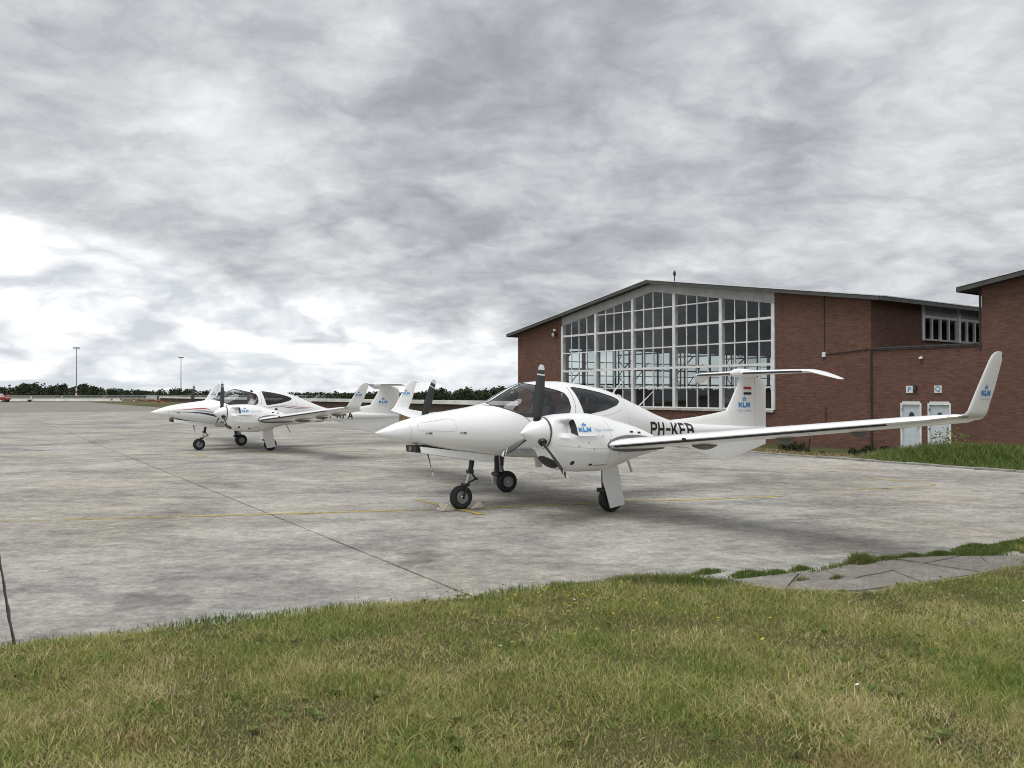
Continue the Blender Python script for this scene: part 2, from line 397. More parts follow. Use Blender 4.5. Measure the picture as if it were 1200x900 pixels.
def build_plane(name, label, nose, psi, pit, rol, reg, reg_x, left_prop, right_prop, stripes):
    X0 = 2.6
    ca, sa = math.cos(psi), math.sin(psi)
    root = empty(name, (nose[0]+X0*ca, nose[1]+X0*sa, 0), psi+PI)
    tag(root, label, 'aeroplane', 'light twin-engined aeroplanes parked on the apron')
    L = lambda p: (-(p[0]-X0), p[1], p[2]+pit*p[0]+rol*p[1])
    G = lambda p: (-(p[0]-X0), p[1], p[2])
    LL = lambda ps: [L(p) for p in ps]
    def mb_bm(mb):
        bm = bmesh.new(); vs = [bm.verts.new(v) for v in mb.v]
        for f in mb.f:
            try: bm.faces.new([vs[i] for i in f])
            except ValueError: pass
        bmesh.ops.recalc_face_normals(bm, faces=bm.faces); return bm
    def decal(nm, vs2, fs, ray, bvh, mat, parent=root, lift=.004, seg=.05):
        bm = bmesh.new(); vv = [bm.verts.new((v[0], v[1], v[2] if len(v) > 2 else 0)) for v in vs2]
        for f in fs:
            try: bm.faces.new([vv[i] for i in f])
            except ValueError: pass
        bmesh.ops.triangulate(bm, faces=bm.faces)
        for _ in range(5):
            es = [e for e in bm.edges if e.calc_length() > seg]
            if not es: break
            bmesh.ops.subdivide_edges(bm, edges=es, cuts=1); bmesh.ops.triangulate(bm, faces=bm.faces)
        dead = []
        for v in bm.verts:
            o, d = ray(v.co.x, v.co.y); h = bvh.ray_cast(Vector(o), Vector(d).normalized())
            if h[0] is None: dead.append(v); continue
            nn = h[1] if h[1].dot(Vector(d)) < 0 else -h[1]
            v.co = h[0]+nn*(lift+v.co.z)
        bmesh.ops.delete(bm, geom=dead, context='VERTS')
        return finish(bm, nm, mat, parent, 40)
    def side(x, z):       # looking at the left flank
        p = L((x, 0, z)); return (p[0], 12, p[2]), (0, -1, 0)
    def strip(pts, wd):
        vs, fs = [], []
        for i, p in enumerate(pts):
            a = pts[max(0, i-1)]; b = pts[min(len(pts)-1, i+1)]
            t = Vector((b[0]-a[0], b[1]-a[1])).normalized(); q = wd[i] if isinstance(wd, (list, tuple)) else wd
            vs += [(p[0]-t.y*q/2, p[1]+t.x*q/2), (p[0]+t.y*q/2, p[1]-t.x*q/2)]
            if i: fs.append((2*i-2, 2*i-1, 2*i+1, 2*i))
        return vs, fs
    def disc(cx, cz, rx, rz, n=18):
        return [(cx+rx*math.cos(2*PI*i/n), cz+rz*math.sin(2*PI*i/n)) for i in range(n)], [tuple(range(n))]
    def merge(*parts):
        vs, fs = [], []
        for v, f in parts:
            n = len(vs); vs += [tuple(q) for q in v]; fs += [tuple(i+n for i in ff) for ff in f]
        return vs, fs
    def place(vf, cx, cz): return [(v[0]+cx, v[1]+cz)+tuple(v[2:3]) for v in vf[0]], vf[1]
    def quad(x0, z0, x1, z1): return [(x0, z0), (x1, z0), (x1, z1), (x0, z1)], [(0, 1, 2, 3)]
    def crown(cx, cz, s):
        return merge(quad(cx-.9*s, cz, cx+.9*s, cz+.28*s), disc(cx-.75*s, cz+.62*s, .27*s, .27*s, 10), disc(cx-.27*s, cz+.78*s, .27*s, .27*s, 10),
                     disc(cx+.27*s, cz+.78*s, .27*s, .27*s, 10), disc(cx+.75*s, cz+.62*s, .27*s, .27*s, 10), quad(cx-.09*s, cz+1.0*s, cx+.09*s, cz+1.5*s), quad(cx-.26*s, cz+1.18*s, cx+.26*s, cz+1.34*s))
    def emblem(cx, cz, h, ray, bvh, sub=True, nm='emblem'):
        t = place(stroke_text('KLM', h, h*.30, h*.42, 1.05), cx, cz)
        e = decal(nm, *merge(t, crown(cx, cz+h*1.25, h*.55)), ray, bvh, M['logo_blue'])
        if sub: decal('emblem_caption', *place(text_mesh('Flight Academy', h*.62, 0, 1.0), cx, cz-h*.75), ray, bvh, M['logo_pale'])
        return e
    # ---- fuselage shell with the window openings cut out of it
    def shell(k, xs, cap):
        mb = MB(); mb.loft([LL(fus_ring(float(X), 72, k)) for X in xs], cap); return mb_bm(mb)
    xs = np.unique(np.concatenate([np.linspace(0, .3, 14), np.linspace(.3, 1.7, 36), np.linspace(1.7, 4.6, 84), np.linspace(4.6, 8.30, 56)]))
    bm = shell(1.0, xs, True); fbvh = BVHTree.FromBMesh(bm)
    def cut(bm, poly):
        lp = [(-(p[0]-X0), p[1]+pit*p[0]) for p in poly]
        x0, x1 = min(p[0] for p in lp)-.12, max(p[0] for p in lp)+.12; z0 = min(p[1] for p in lp)-.12
        for i in range(len(lp)):
            a, b = lp[i], lp[(i+1) % len(lp)]
            fs = [f for f in bm.faces if x0 < f.calc_center_median().x < x1 and f.calc_center_median().z > z0]
            g = fs+list({e for f in fs for e in f.edges})+list({v for f in fs for v in f.verts})
            bmesh.ops.bisect_plane(bm, geom=g, dist=1e-5, plane_co=(a[0], 0, a[1]), plane_no=(b[1]-a[1], 0, -(b[0]-a[0])))
        sel = [f for f in bm.faces if in_convex(lp, (f.calc_center_median().x, f.calc_center_median().z))]
        nb = bmesh.new(); mp = {}
        for f in sel:
            nb.faces.new([mp.setdefault(v, None) or mp.__setitem__(v, nb.verts.new(v.co)) or mp[v] for v in f.verts])
        bmesh.ops.delete(bm, geom=sel, context='FACES')
        return nb
    cg = cut(bm, CANOPY); rg = cut(bm, REARW)
    fus = finish(bm, 'fuselage', M['white'], root, 35)
    def seal(gb, parent, r=.007):
        mb = MB()
        for e in gb.edges:
            if len(e.link_faces) == 1: mb.cyl(e.verts[0].co, e.verts[1].co, r, r, 5, cap=False)
        mb.build('window_seal', M['black'], parent, 60)
    bmesh.ops.bisect_plane(cg, geom=cg.verts[:]+cg.edges[:]+cg.faces[:], dist=1e-5, plane_co=(0, .045, 0), plane_no=(0, 1, 0))
    bmesh.ops.bisect_plane(cg, geom=cg.verts[:]+cg.edges[:]+cg.faces[:], dist=1e-5, plane_co=(0, -.045, 0), plane_no=(0, 1, 0))
    cf = cg.copy(); bmesh.ops.delete(cf, geom=[f for f in cf.faces if abs(f.calc_center_median().y) > .045], context='FACES'); finish(cf, 'canopy_frame', M['white'], root, 40)
    left_cg = cg.copy(); bmesh.ops.delete(left_cg, geom=[f for f in left_cg.faces if f.calc_center_median().y < .045], context='FACES')
    bmesh.ops.delete(cg, geom=[f for f in cg.faces if f.calc_center_median().y > -.045], context='FACES')
    left_rw = rg.copy(); bmesh.ops.delete(left_rw, geom=[f for f in left_rw.faces if f.calc_center_median().y < 0], context='FACES')
    bmesh.ops.delete(rg, geom=[f for f in rg.faces if f.calc_center_median().y >= 0], context='FACES')
    for gb, nm, mt in ((cg, 'canopy_window', 'canopy_glass'), (left_cg, 'canopy_window', 'canopy_glass'), (rg, 'rear_window', 'rear_glass'), (left_rw, 'rear_window', 'rear_glass')):
        keep = gb.copy(); o = finish(gb, nm, M[mt], root, 40); seal(keep, o); keep.free()
    # ---- cabin inside
    ib = shell(.965, np.linspace(1.72, 4.5, 60), True)
    grow = lambda poly, k: [(sum(p[0] for p in poly)/len(poly)+(q[0]-sum(p[0] for p in poly)/len(poly))*k, sum(p[1] for p in poly)/len(poly)+(q[1]-sum(p[1] for p in poly)/len(poly))*k) for q in poly]
    cut(ib, grow(CANOPY, 1.03)).free(); cut(ib, grow(REARW, 1.13)).free()
    bmesh.ops.delete(ib, geom=[f for f in ib.faces if X0-f.calc_center_median().x < 3.14 and f.calc_center_median().z > 1.42], context='FACES')
    finish(ib, 'cabin_lining', M['cabin'], root, 40)
    mb = MB()      # instrument panel with its glare shield
    mb.prism(LL([(1.97, -.36, 1.20), (2.22, -.36, 1.17), (2.26, -.36, 1.44), (2.12, -.36, 1.47), (2.0, -.36, 1.42)]), (0, .72, 0))
    mb.build('instrument_panel', M['cabin'], root)
    mb = MB(); mb.span(L((1.9, -.5, .86)), L((4.2, .5, .90))); mb.build('cabin_floor', M['cabin'], root)
    for sx in (2.85, 3.65):
        for sy in ((-.27, .27) if sx < 3 else (-.21, .21)):
            dz_ = 0 if sx < 3 else -.16
            mb = MB()
            mb.prism(LL([(sx-.30, sy-.21, 1.00+dz_), (sx+.18, sy-.21, .96+dz_), (sx+.18, sy-.21, 1.08+dz_), (sx-.30, sy-.21, 1.13+dz_)]), (0, .42, 0))
            mb.prism(LL([(sx+.10, sy-.20, 1.05+dz_), (sx+.22, sy-.20, 1.02+dz_), (sx+.37, sy-.17, 1.56+dz_), (sx+.27, sy-.17, 1.58+dz_)]), (0, .40, 0))
            mb.prism(LL([(sx+.28, sy-.11, 1.585+dz_), (sx+.36, sy-.11, 1.575+dz_), (sx+.39, sy-.11, 1.73+dz_), (sx+.32, sy-.11, 1.74+dz_)]), (0, .22, 0))
            mb.build('cabin_seat', M['seat'], root, None, .02)
    # ---- nacelles, spinners, propellers
    nbvh = {}
    for s, angles in ((1, left_prop), (-1, right_prop)):
        mb = MB()
        nx = np.unique(np.concatenate([np.linspace(1.70, 2.7, 84), np.linspace(2.7, 4.45, 50)]))
        mb.loft([[L((p[0], s*(1.71+p[1]), p[2])) for p in nac_ring(float(X))] for X in nx])
        nb = mb_bm(mb); nbvh[s] = BVHTree.FromBMesh(nb); 
        for f in nb.faces:
            c_ = f.calc_center_median()
            if f.normal.x > .55 and 1.98 < X0-c_.x < 2.09 and 1.15 < c_.z < 1.42 and s*(c_.y-s*1.71) > .12: f.material_index = 1
        nac = finish(nb, 'engine_nacelle', [M['white'], M['black']], root, 32)
        front = lambda u, v, s=s: ((3, s*1.71+u, v+rol*s*1.71), (-1, 0, 0))
        iv, jf = disc(0, .80, .19, .085, 24)
        decal('air_intake', iv, jf, lambda u, v, s=s: (L((.5, s*1.71+u, v)), (-1, 0, 0)), nbvh[s], M['black'], nac, .004, .03)
        mb = MB(); mb.lathe(L((1.712, s*1.71, 1.205)), (1, 0, 0), [(0, .213), (.012, .215), (.014, .19), (0, .19)], 36, 0, True)
        mb.build('cowl_ring', M['seam'], nac, 30)
        for (bx, bz) in ((2.06, 1.03), (2.22, 1.07), (2.30, .98), (2.58, 1.10), (2.62, .99), (2.70, 1.04), (2.45, 1.15), (2.76, .90)):
            decal('fastener', *disc(bx, bz, .010, .010, 8), lambda u, v, s=s: ((L((u, 0, v))[0], s*12, L((u, s*1.71, v))[2]), (0, -s, 0)), nbvh[s], M['seam'], nac, .003)
        if s > 0:
            decal('drain_hole', *disc(2.31, .765, .032, .016, 12), side2(L, 1.71), nbvh[s], M['black'], nac, .004)
            decal('drain_hole', *disc(2.01, .80, .030, .030, 12), side2(L, 1.71), nbvh[s], M['black'], nac, .004)
        # spinner and its three blades
        hub = Vector(L((1.56, s*1.71, 1.205)))
        prof = []
        for k in range(13):
            t = k/12; prof.append((.335*(1-t)-.11, .212*(1-(1-t)**1.55) if k else .004))
        prof = [(-.125, .205), (-.11, .212)]+prof[::-1][0:]
        mb = MB(); mb.lathe(hub, (1, 0, 0), prof, 40)
        pr = mb.build('propeller_spinner', M['white'], root, 40)
        for a in angles:
            ca2, sa2 = math.cos(R(a)), math.sin(R(a)); rad = Vector((0, sa2, ca2)); tan = Vector((0, ca2, -sa2)); fw = Vector((1, 0, 0))
            rr = [(.10, .050, .055, 62), (.20, .085, .040, 56), (.30, .125, .028, 48), (.42, .148, .022, 40), (.55, .150, .018, 33), (.68, .138, .014, 28), (.775, .122, .012, 25), (.785, .120, .012, 25), (.805, .116, .011, 24), (.845, .106, .010, 23), (.86, .102, .010, 23), (.905, .085, .008, 22), (.93, .045, .005, 21)]
            mb = MB(); rings = []
            for r_, ch, th, tw in rr:
                cd = tan*math.cos(R(tw))-fw*math.sin(R(tw))*1.0; nd = tan*math.sin(R(tw))+fw*math.cos(R(tw))
                c0 = hub-fw*.035+rad*r_
                rings.append([c0+cd*(ch*q[0])+nd*(th*q[1]) for q in ((-.5, 0), (-.38, .5), (-.1, .72), (.25, .5), (.5, 0), (.25, -.35), (-.1, -.45), (-.38, -.3))])
            n = 8
            for j in range(len(rings)-1):
                mi = 2 if (rr[j][0] >= .86-1e-6 or .785-1e-6 <= rr[j][0] < .805-1e-6) else 0
                vs = rings[j]+rings[j+1]
                for i in range(n):
                    m2 = 1 if (mi == 0 and i in (0, 7) and rr[j][0] < .56) else mi
                    mb.add([vs[i], vs[(i+1) % n], vs[n+(i+1) % n], vs[n+i]], [(0, 1, 2, 3)], m2)
            mb.add(rings[-1], [tuple(range(8))], 2); mb.add(rings[0], [tuple(range(8))], 0)
            bmx = bmesh.new(); vv = [bmx.verts.new(v) for v in mb.v]
            for f, mi in zip(mb.f, mb.mi):
                q = bmx.faces.new([vv[i] for i in f]); q.material_index = mi
            bmesh.ops.remove_doubles(bmx, verts=bmx.verts, dist=1e-5); bmesh.ops.recalc_face_normals(bmx, faces=bmx.faces)
            bl = finish(bmx, 'propeller_blade', [M['blade'], M['blade_edge'], M['tip_white']], pr, 40)
        for a in angles:
            rad = Vector((0, math.sin(R(a)), math.cos(R(a))))
            mb = MB(); mb.cyl(hub-fwv()*.035+rad*.12, hub-fwv()*.035+rad*.215, .062, .055, 16); mb.build('blade_root_cuff', M['blade_edge'], pr, 40)
    # ---- wings with flaps and ailerons, winglets
    def wsec(Y, s, x0, x1, n=14, drop=0.0):
        le, ch, zl, th, tw = interp_sec(WING, Y)
        out = []
        for (px, pz) in airfoil(th, x0, x1, n):
            out.append(L((le+px*ch, s*Y, zl+pz*ch-tw*px*1.0-drop*max(0, px-.735)*ch)))
        return out
    for s in (1, -1):
        mb = MB(); Ys = [.30, .8, 1.35, 2.1, 3.0, 4.0, 5.0, 5.9, 6.25, 6.42]
        mb.loft([wsec(Y, s, 0, .73) for Y in Ys]); wing = mb.build('wing', M['white'], root, 35)
        for nm, ya, yb in (('flap', .62, 1.36), ('flap', 2.02, 4.05), ('aileron', 4.08, 6.12), ('wing_tip_edge', 6.14, 6.42)):
            mb = MB(); mb.loft([wsec(Y, s, .738, 1.0, 8) for Y in np.linspace(ya, yb, 6)])
            mb.build(nm, M['white'], root, 35)
        # de-icing strip along the leading edge; its dark tone also paints the shade there
        mb = MB(); rings = []
        for Y in np.linspace(2.16, 5.86, 30):
            le, ch, zl, th, tw = interp_sec(WING, Y); ring = []
            pts = [p for p in airfoil(th, 0, .73, 22)]
            k0 = min(range(len(pts)), key=lambda i: pts[i][0])
            sel = pts[k0+1:k0+4]
            for (px, pz) in sel: ring.append(L((le+px*ch-.003, s*Y, zl+pz*ch-tw*px-.002)))
            for (px, pz) in sel[::-1]: ring.append(L((le+px*ch+.006, s*Y, zl+pz*ch-tw*px+.004)))
            rings.append(ring)
        mb.loft(rings); mb.build('deicing_strip_and_shade', M['darkmetal'], wing, 40)
        # root fairing where the outer panel leaves the nacelle
        mb = MB(); ring = []
        for k, (px, pz) in enumerate(airfoil(.15, 0, .73, 14)):
            le, ch, zl, th, tw = interp_sec(WING, 2.085)
            ring.append(L((le+px*ch*1.04-.03, s*2.085, zl+pz*ch*1.12-tw*px)))
        ring2 = [(p[0], p[1]-s*.014, p[2]) for p in ring]
        mb.loft([ring, ring2]); mb.build('wing_joint_seal', M['seam'], wing, 40)
        # winglet: the tip bends up and sweeps back
        mb = MB(); rings = []
        for (le, Y, Z, ch, th, phi) in ((3.227, 6.424, 1.464, .55, .11, 0), (3.265, 6.495, 1.470, .47, .10, 12), (3.33, 6.535, 1.488, .385, .09, 50), (3.365, 6.548, 1.525, .36, .085, 78), (3.42, 6.553, 1.61, .35, .08, 84), (3.50, 6.565, 1.74, .335, .08, 85), (3.68, 6.595, 2.03, .255, .08, 85), (3.735, 6.598, 2.085, .20, .075, 85), (3.79, 6.60, 2.113, .14, .06, 85), (3.845, 6.601, 2.124, .07, .05, 85)):
            ring = []
            for (px, pz) in airfoil(th, 0, 1, 12, .01):
                o = pz*ch; dz = -.035*px*(1-phi/90)-(.07*px if phi > 50 and Z < 1.9 else 0)*(1.9-Z)
                ring.append(L((le+px*ch, s*(Y-o*math.sin(R(phi))), Z+o*math.cos(R(phi))+dz)))
            rings.append(ring)
        mb.loft(rings); wb = mb_bm(mb); wbvh = BVHTree.FromBMesh(wb); wl = finish(wb, 'winglet', M['white'], root, 40)
        emblem(3.665, 1.74, .056, side, wbvh, True, 'winglet_emblem')
        mb = MB(); mb.lathe(L((3.36, s*6.545, 1.475)), (1, 0, 0), [(-.03, .004), (-.02, .010), (0, .016), (.06, .017), (.10, .006)], 12)
        mb.build('position_light', M['fairing_shade_grey'], wl, 50)
        mb = MB(); mb.cyl(L((3.925, s*6.60, 2.085)), L((3.985, s*6.60, 2.08)), .008, .003, 6); mb.build('static_wick', M['black'], wl)
        # hinge fairings under the trailing edge
        for Y, ln, dp in ((2.85, .36, .075), (4.15, .28, .08), (5.15, .26, .07)):
            le, ch, zl, th, tw = interp_sec(WING, Y); xh = le+.72*ch; zh = zl-tw*.72-.02
            mb = MB(); rings = []
            for t in np.linspace(0, 1, 9):
                rr_ = math.sin(PI*min(1, t*.86+.1))**.8; ring = []
                for i in range(10):
                    a = 2*PI*i/10; ring.append(L((xh-ln*.62+ln*1.35*t, s*(Y+.022*rr_*math.cos(a)), zh-dp*.45*rr_-.02*t+dp*.55*rr_*math.sin(a))))
                rings.append(ring)
            mb.loft(rings); mb.build('hinge_fairing', M['fairing_shade_grey'], wing, 40)
        if s > 0:
            mb = MB(); mb.lathe(L((2.735, 3.35, 1.145)), (1, 0, 0), [(-.02, .02), (.03, .024)], 12); mb.build('stall_sensor', M['black'], wing)
            mb = MB(); mb.tube([L((3.55, 4.6, 1.18)), L((3.52, 4.6, 1.06)), L((3.30, 4.6, 1.04))], .009, 6); mb.build('pitot_probe', M['darkmetal'], wing)
    # ---- tail
    def plate(nm, poly, hw, mat, edge=.4, parent=root):
        """flat surface in the XZ plane with thinned edges"""
        cx = sum(p[0] for p in poly)/len(poly); cz = sum(p[1] for p in poly)/len(poly)
        ins = [(cx+(p[0]-cx)*.86, cz+(p[1]-cz)*.86) for p in poly]
        mb = MB(); n = len(poly)
        mb.loft([[L((p[0], -hw, p[1])) for p in ins], [L((p[0], -hw*edge, p[1])) for p in poly], [L((p[0], hw*edge, p[1])) for p in poly], [L((p[0], hw, p[1])) for p in ins]])
        return mb.build(nm, mat, parent, 50)
    FIN = [(1.08, 6.85, 1.13, .11), (1.30, 7.02, .95, .10), (1.45, 7.19, .77, .10), (1.62, 7.31, .655, .10), (1.80, 7.42, .55, .105), (1.95, 7.51, .46, .11), (2.06, 7.56, .415, .12), (2.14, 7.585, .40, .13)]
    mb = MB(); rings = []
    for (z, le, ch, th) in FIN:      # ch runs to the rudder hinge, 70 percent of the whole chord
        full = ch/.70; rings.append([L((le+px*full, pz*full, z)) for px, pz in airfoil(th*.8, 0, .70, 14, 0)])
    mb.loft(rings); fb = mb_bm(mb); finbvh = BVHTree.FromBMesh(fb); fin = finish(fb, 'tail_fin', M['white'], root, 40)
    mb = MB(); rings = []
    for (z, x0, x1, hw) in ((.80, 7.99, 8.31, .022), (1.0, 7.99, 8.325, .03), (1.5, 7.992, 8.325, .032), (1.95, 7.992, 8.325, .032), (2.04, 7.992, 8.27, .03), (2.10, 7.992, 8.10, .028)):
        rings.append([L(p) for p in ((x0, -hw, z), (x0, hw, z), ((x0+x1)/2, hw*.65, z), (x1, .003, z), (x1, -.003, z), ((x0+x1)/2, -hw*.65, z))])
    mb.loft(rings); mb.build('rudder', M['white'], root, 50)
    mb = MB(); rings = []            # dorsal fillet running up into the fin
    for X, zt, hw in ((5.55, 1.20, .05), (5.70, 1.288, .05), (6.0, 1.305, .045), (6.35, 1.335, .042), (6.8, 1.39, .04), (7.10, 1.435, .04), (7.30, 1.475, .035)):
        rings.append([L(p) for p in ((X, -hw*2.2, 1.08), (X, -hw*1.1, zt-.10), (X, -hw*.45, zt-.015), (X, 0, zt), (X, hw*.45, zt-.015), (X, hw*1.1, zt-.10), (X, hw*2.2, 1.08))])
    mb.loft(rings); mb.build('dorsal_fillet', M['white'], root, 40)
    plate('ventral_fin', [(5.75, .93), (7.06, .50), (7.16, .49), (8.31, .785), (8.31, 1.02), (6.4, 1.05)], .028, M['white'])
    mb = MB(); mb.lathe(L((7.32, 0, 2.165)), (-1, 0, 0), [(0, .006), (.03, .042), (.10, .072), (.22, .09), (.42, .088), (.65, .068), (.85, .035), (.95, .006)], 24)
    mb.build('tail_bullet', M['white'], root, 50)
    ST = [(0, 7.50, .66, 2.17, .15), (1.05, 7.70, .56, 2.175, .14), (1.36, 7.77, .53, 2.172, .13), (1.42, 7.80, .50, 2.16, .12), (1.58, 7.98, .38, 2.09, .10), (1.69, 8.13, .26, 2.04, .08), (1.725, 8.20, .17, 2.02, .06)]
    def ssec(Y, x0, x1, n=12):
        le, ch, zl, th = interp_sec(ST, abs(Y)); return [L((le+px*ch, Y, zl-pz*ch)) for px, pz in airfoil(th, x0, x1, n, .0)]
    yy = [1.725, 1.69, 1.58, 1.42, 1.36, 1.05, .5, 0]
    mb = MB(); mb.loft([ssec(-Y, 0, .66) for Y in yy]+[ssec(Y, 0, .66) for Y in yy[::-1][1:]]); mb.build('tailplane', M['white'], root, 40)
    for s in (1, -1):
        mb = MB(); mb.loft([ssec(s*Y, .675, 1.0, 7) for Y in (.07, .5, 1.05, 1.36)]); mb.build('elevator', M['white'], root, 40)
        mb = MB(); mb.loft([ssec(s*Y, .665, 1.0, 7) for Y in (1.365, 1.42, 1.58, 1.69, 1.725)]); mb.build('tailplane_tip', M['white'], root, 40)
        mb = MB(); rings = []
        for Y in np.linspace(.12, 1.28, 10):
            le, ch, zl, th = interp_sec(ST, Y)
            rings.append([L((le-.003, s*Y, zl+.006)), L((le-.003, s*Y, zl-.022)), L((le+.03, s*Y, zl-.030)), L((le+.03, s*Y, zl+.0))])
        mb.loft(rings); mb.build('tail_deicing_strip', M['darkmetal'], root)
    # ---- markings
    decal('registration', [(v[0], v[1]-.045*(v[0]-5.0), v[2]) for v in place(stroke_text(reg, .25, .044, .078, .92), reg_x, 1.03)[0]], stroke_text(reg, .25, .044, .078, .92)[1], side, fbvh, M['letter'])
    if not stripes:
        for z0, z1, mt in ((1.855, 1.905, 'red'), (1.80, 1.855, 'tip_white'), (1.752, 1.80, 'navy')):
            decal('flag_band', *quad(7.645, z0, 7.875, z1), side, finbvh, M[mt])
    emblem(7.665, 1.505, .105, side, finbvh, True, 'fin_emblem')
    emblem(2.17, 1.235, .062, side, nbvh[1], False, 'engine_emblem')
    decal('emblem_caption', *place(text_mesh('Flight Academy', .055, 0, 1.0), 2.50, 1.24), side, nbvh[1], M['logo_pale'])
    decal('panel_seam', *strip([(1.70, 1.585), (1.80, 1.57), (1.95, 1.53), (2.10, 1.465), (2.22, 1.385), (2.30, 1.30), (2.34, 1.22)], .010), side, fbvh, M['seam'], root, .003)
    decal('panel_seam', *strip([(3.15, 1.86), (3.16, 1.70), (3.15, 1.52), (3.12, 1.42)], .008), side, fbvh, M['seam'], root, .003)
    decal('panel_seam', *strip([(.46, 1.33), (.47, 1.2), (.47, 1.08)], .006), side, fbvh, M['seam_light'], root, .003)
    decal('panel_seam', *strip([(.56, 1.30), (.60, 1.325), (1.02, 1.385), (1.10, 1.37), (1.12, 1.22), (1.08, 1.20), (.60, 1.22), (.56, 1.25), (.56, 1.30)], .005), side, fbvh, M['seam_light'], root, .003)
    decal('panel_seam', *strip([(3.22, 1.39), (3.30, 1.36), (3.9, 1.42), (4.22, 1.50)], .006), side, fbvh, M['seam_light'], root, .003)
    decal('panel_seam', *strip([(4.32, 1.75), (4.36, 1.4), (4.36, 1.1)], .005), side, fbvh, M['seam_light'], root, .003)
    decal('panel_seam', *strip([(1.76, 1.06), (2.2, 1.015), (2.6, .995), (2.85, 1.0)], .006), side, nbvh[1], M['seam_light'], root, .003)
    decal('panel_seam', *strip([(2.56, 1.42), (2.60, 1.25), (2.60, 1.0), (2.57, .75)], .006), side, nbvh[1], M['seam_light'], root, .003)
    decal('access_panel', *strip([(2.72, 1.16), (2.86, 1.15), (2.86, 1.05), (2.72, 1.06), (2.72, 1.16)], .005), side, nbvh[1], M['seam_light'], root, .003)
    M['soot'] = M.get('soot') or plain('exhaust_soot', (.50, .48, .45), .6, var=.25, scale=18)
    decal('exhaust_stain', *strip([(2.36, .765), (2.48, .768), (2.62, .775)], [.014, .022, .004]), side, nbvh[1], M['soot'], root, .002)
    for px in (.66, 1.16):
        decal('placard', *quad(px, 1.165, px+.095, 1.19), side, fbvh, M['silver'], root, .003); decal('placard', *quad(px+.06, 1.163, px+.1, 1.192), side, fbvh, M['seam'], root, .005)
    for qx in (2.98, 3.14): decal('fuel_mark', *quad(qx, 1.205-.10*(qx-2.98), qx+.07, 1.23-.10*(qx-2.98)), side, nbvh[1], M['letter'], root, .004)
    if stripes:
        decal('swoosh', *strip([(.62, 1.26), (.9, 1.275), (1.2, 1.30), (1.45, 1.31), (1.62, 1.28)], [.003, .012, .030, .034, .006]), side, fbvh, M['red'])
        decal('swoosh', *strip([(.42, 1.205), (.8, 1.205), (1.2, 1.195), (1.5, 1.15), (1.9, 1.06), (2.3, 1.02)], [.003, .012, .030, .05, .07, .04]), side, fbvh, M['navy'])
        decal('swoosh', *strip([(1.15, 1.255), (1.4, 1.24), (1.7, 1.19), (2.0, 1.15)], [.006, .04, .05, .02]), side, fbvh, M['silver'])
        decal('swoosh', *strip([(3.3, 1.33), (3.55, 1.375), (3.85, 1.375), (4.3, 1.33), (4.8, 1.31)], [.003, .014, .018, .014, .003]), side, fbvh, M['navy'])
        decal('swoosh', *strip([(3.75, 1.42), (4.1, 1.40), (4.5, 1.36), (4.95, 1.345)], [.003, .014, .016, .003]), side, fbvh, M['red'])
        decal('vent_opening', *disc(3.62, 1.30, .055, .03, 14), side, fbvh, M['black'])
        decal('swoosh', *strip([(1.9, 1.12), (2.1, 1.145), (2.4, 1.15)], [.004, .014, .004]), side, nbvh[1], M['silver'])
    # ---- antennas, step, probes
    for a, b in (((4.37, 0, 1.75), (4.64, 0, 2.015)), ((4.955, 0, 1.52), (5.32, 0, 1.80))):
        mb = MB(); mb.cyl(L(a), L(b), .011, .005, 8); mb.build('whip_antenna', M['tip_white'], root, 40)
    mb = MB(); mb.prism(LL([(4.46, -.012, 1.70), (4.60, -.012, 1.66), (4.56, -.012, 1.735), (4.50, -.012, 1.75)]), (0, .024, 0)); mb.build('blade_antenna', M['tip_white'], root)
    for s in (1, -1):
        mb = MB(); mb.cyl(L((3.78, s*1.0, .85)), G((3.93, s*1.0, .525)), .019, .019, 10); mb.cyl(G((3.925, s*1.0, .535)), G((3.933, s*1.0, .515)), .022, .022, 10)
        mb.build('boarding_step', M['tip_white'], root, 40)
    mb = MB(); mb.prism(LL([(3.6, -.015, .78), (3.75, -.015, .76), (3.72, -.015, .62), (3.66, -.015, .62)]), (0, .03, 0)); mb.build('belly_antenna', M['tip_white'], root)
    mb = MB(); mb.prism(LL([(2.55, .28, .76), (2.70, .28, .75), (2.68, .28, .60), (2.58, .28, .60)]), (0, .03, 0)); mb.build('belly_antenna', M['tip_white'], root)
    # ---- nose gear
    def wheel(c, r, wd, parent, ax=(0, 1, 0)):
        c = G(c); k = wd/2
        mb = MB(); mb.lathe(c, ax, [(-k*.75, r*.52), (-k*.95, r*.66), (-k, r*.80), (-k*.86, r*.93), (-k*.5, r*.99), (-k*.25, r), (-k*.22, r*.975), (-k*.12, r*.975), (-k*.1, r), (k*.1, r), (k*.12, r*.975), (k*.22, r*.975), (k*.25, r), (k*.5, r*.99), (k*.86, r*.93), (k, r*.80), (k*.95, r*.66), (k*.75, r*.52)], 36, 0, True)
        mb.build('tyre', M['rubber'], parent, 50)
        mb = MB(); mb.lathe(c, ax, [(-k*.8, r*.54), (-k*.92, r*.50), (-k*.86, r*.44), (-k*.45, r*.40), (-k*.4, r*.22), (-k*.7, r*.18), (-k*.75, r*.05), (k*.75, r*.05), (k*.7, r*.18), (k*.4, r*.22), (k*.45, r*.40), (k*.86, r*.44), (k*.92, r*.50), (k*.8, r*.54)], 28)
        for i in range(6):
            a = 2*PI*i/6
            for sd in (-1, 1):
                mb.cyl((c[0]+r*.31*math.cos(a), c[1]+sd*k*.38, c[2]+r*.31*math.sin(a)), (c[0]+r*.31*math.cos(a), c[1]+sd*k*.52, c[2]+r*.31*math.sin(a)), .008, .008, 6)
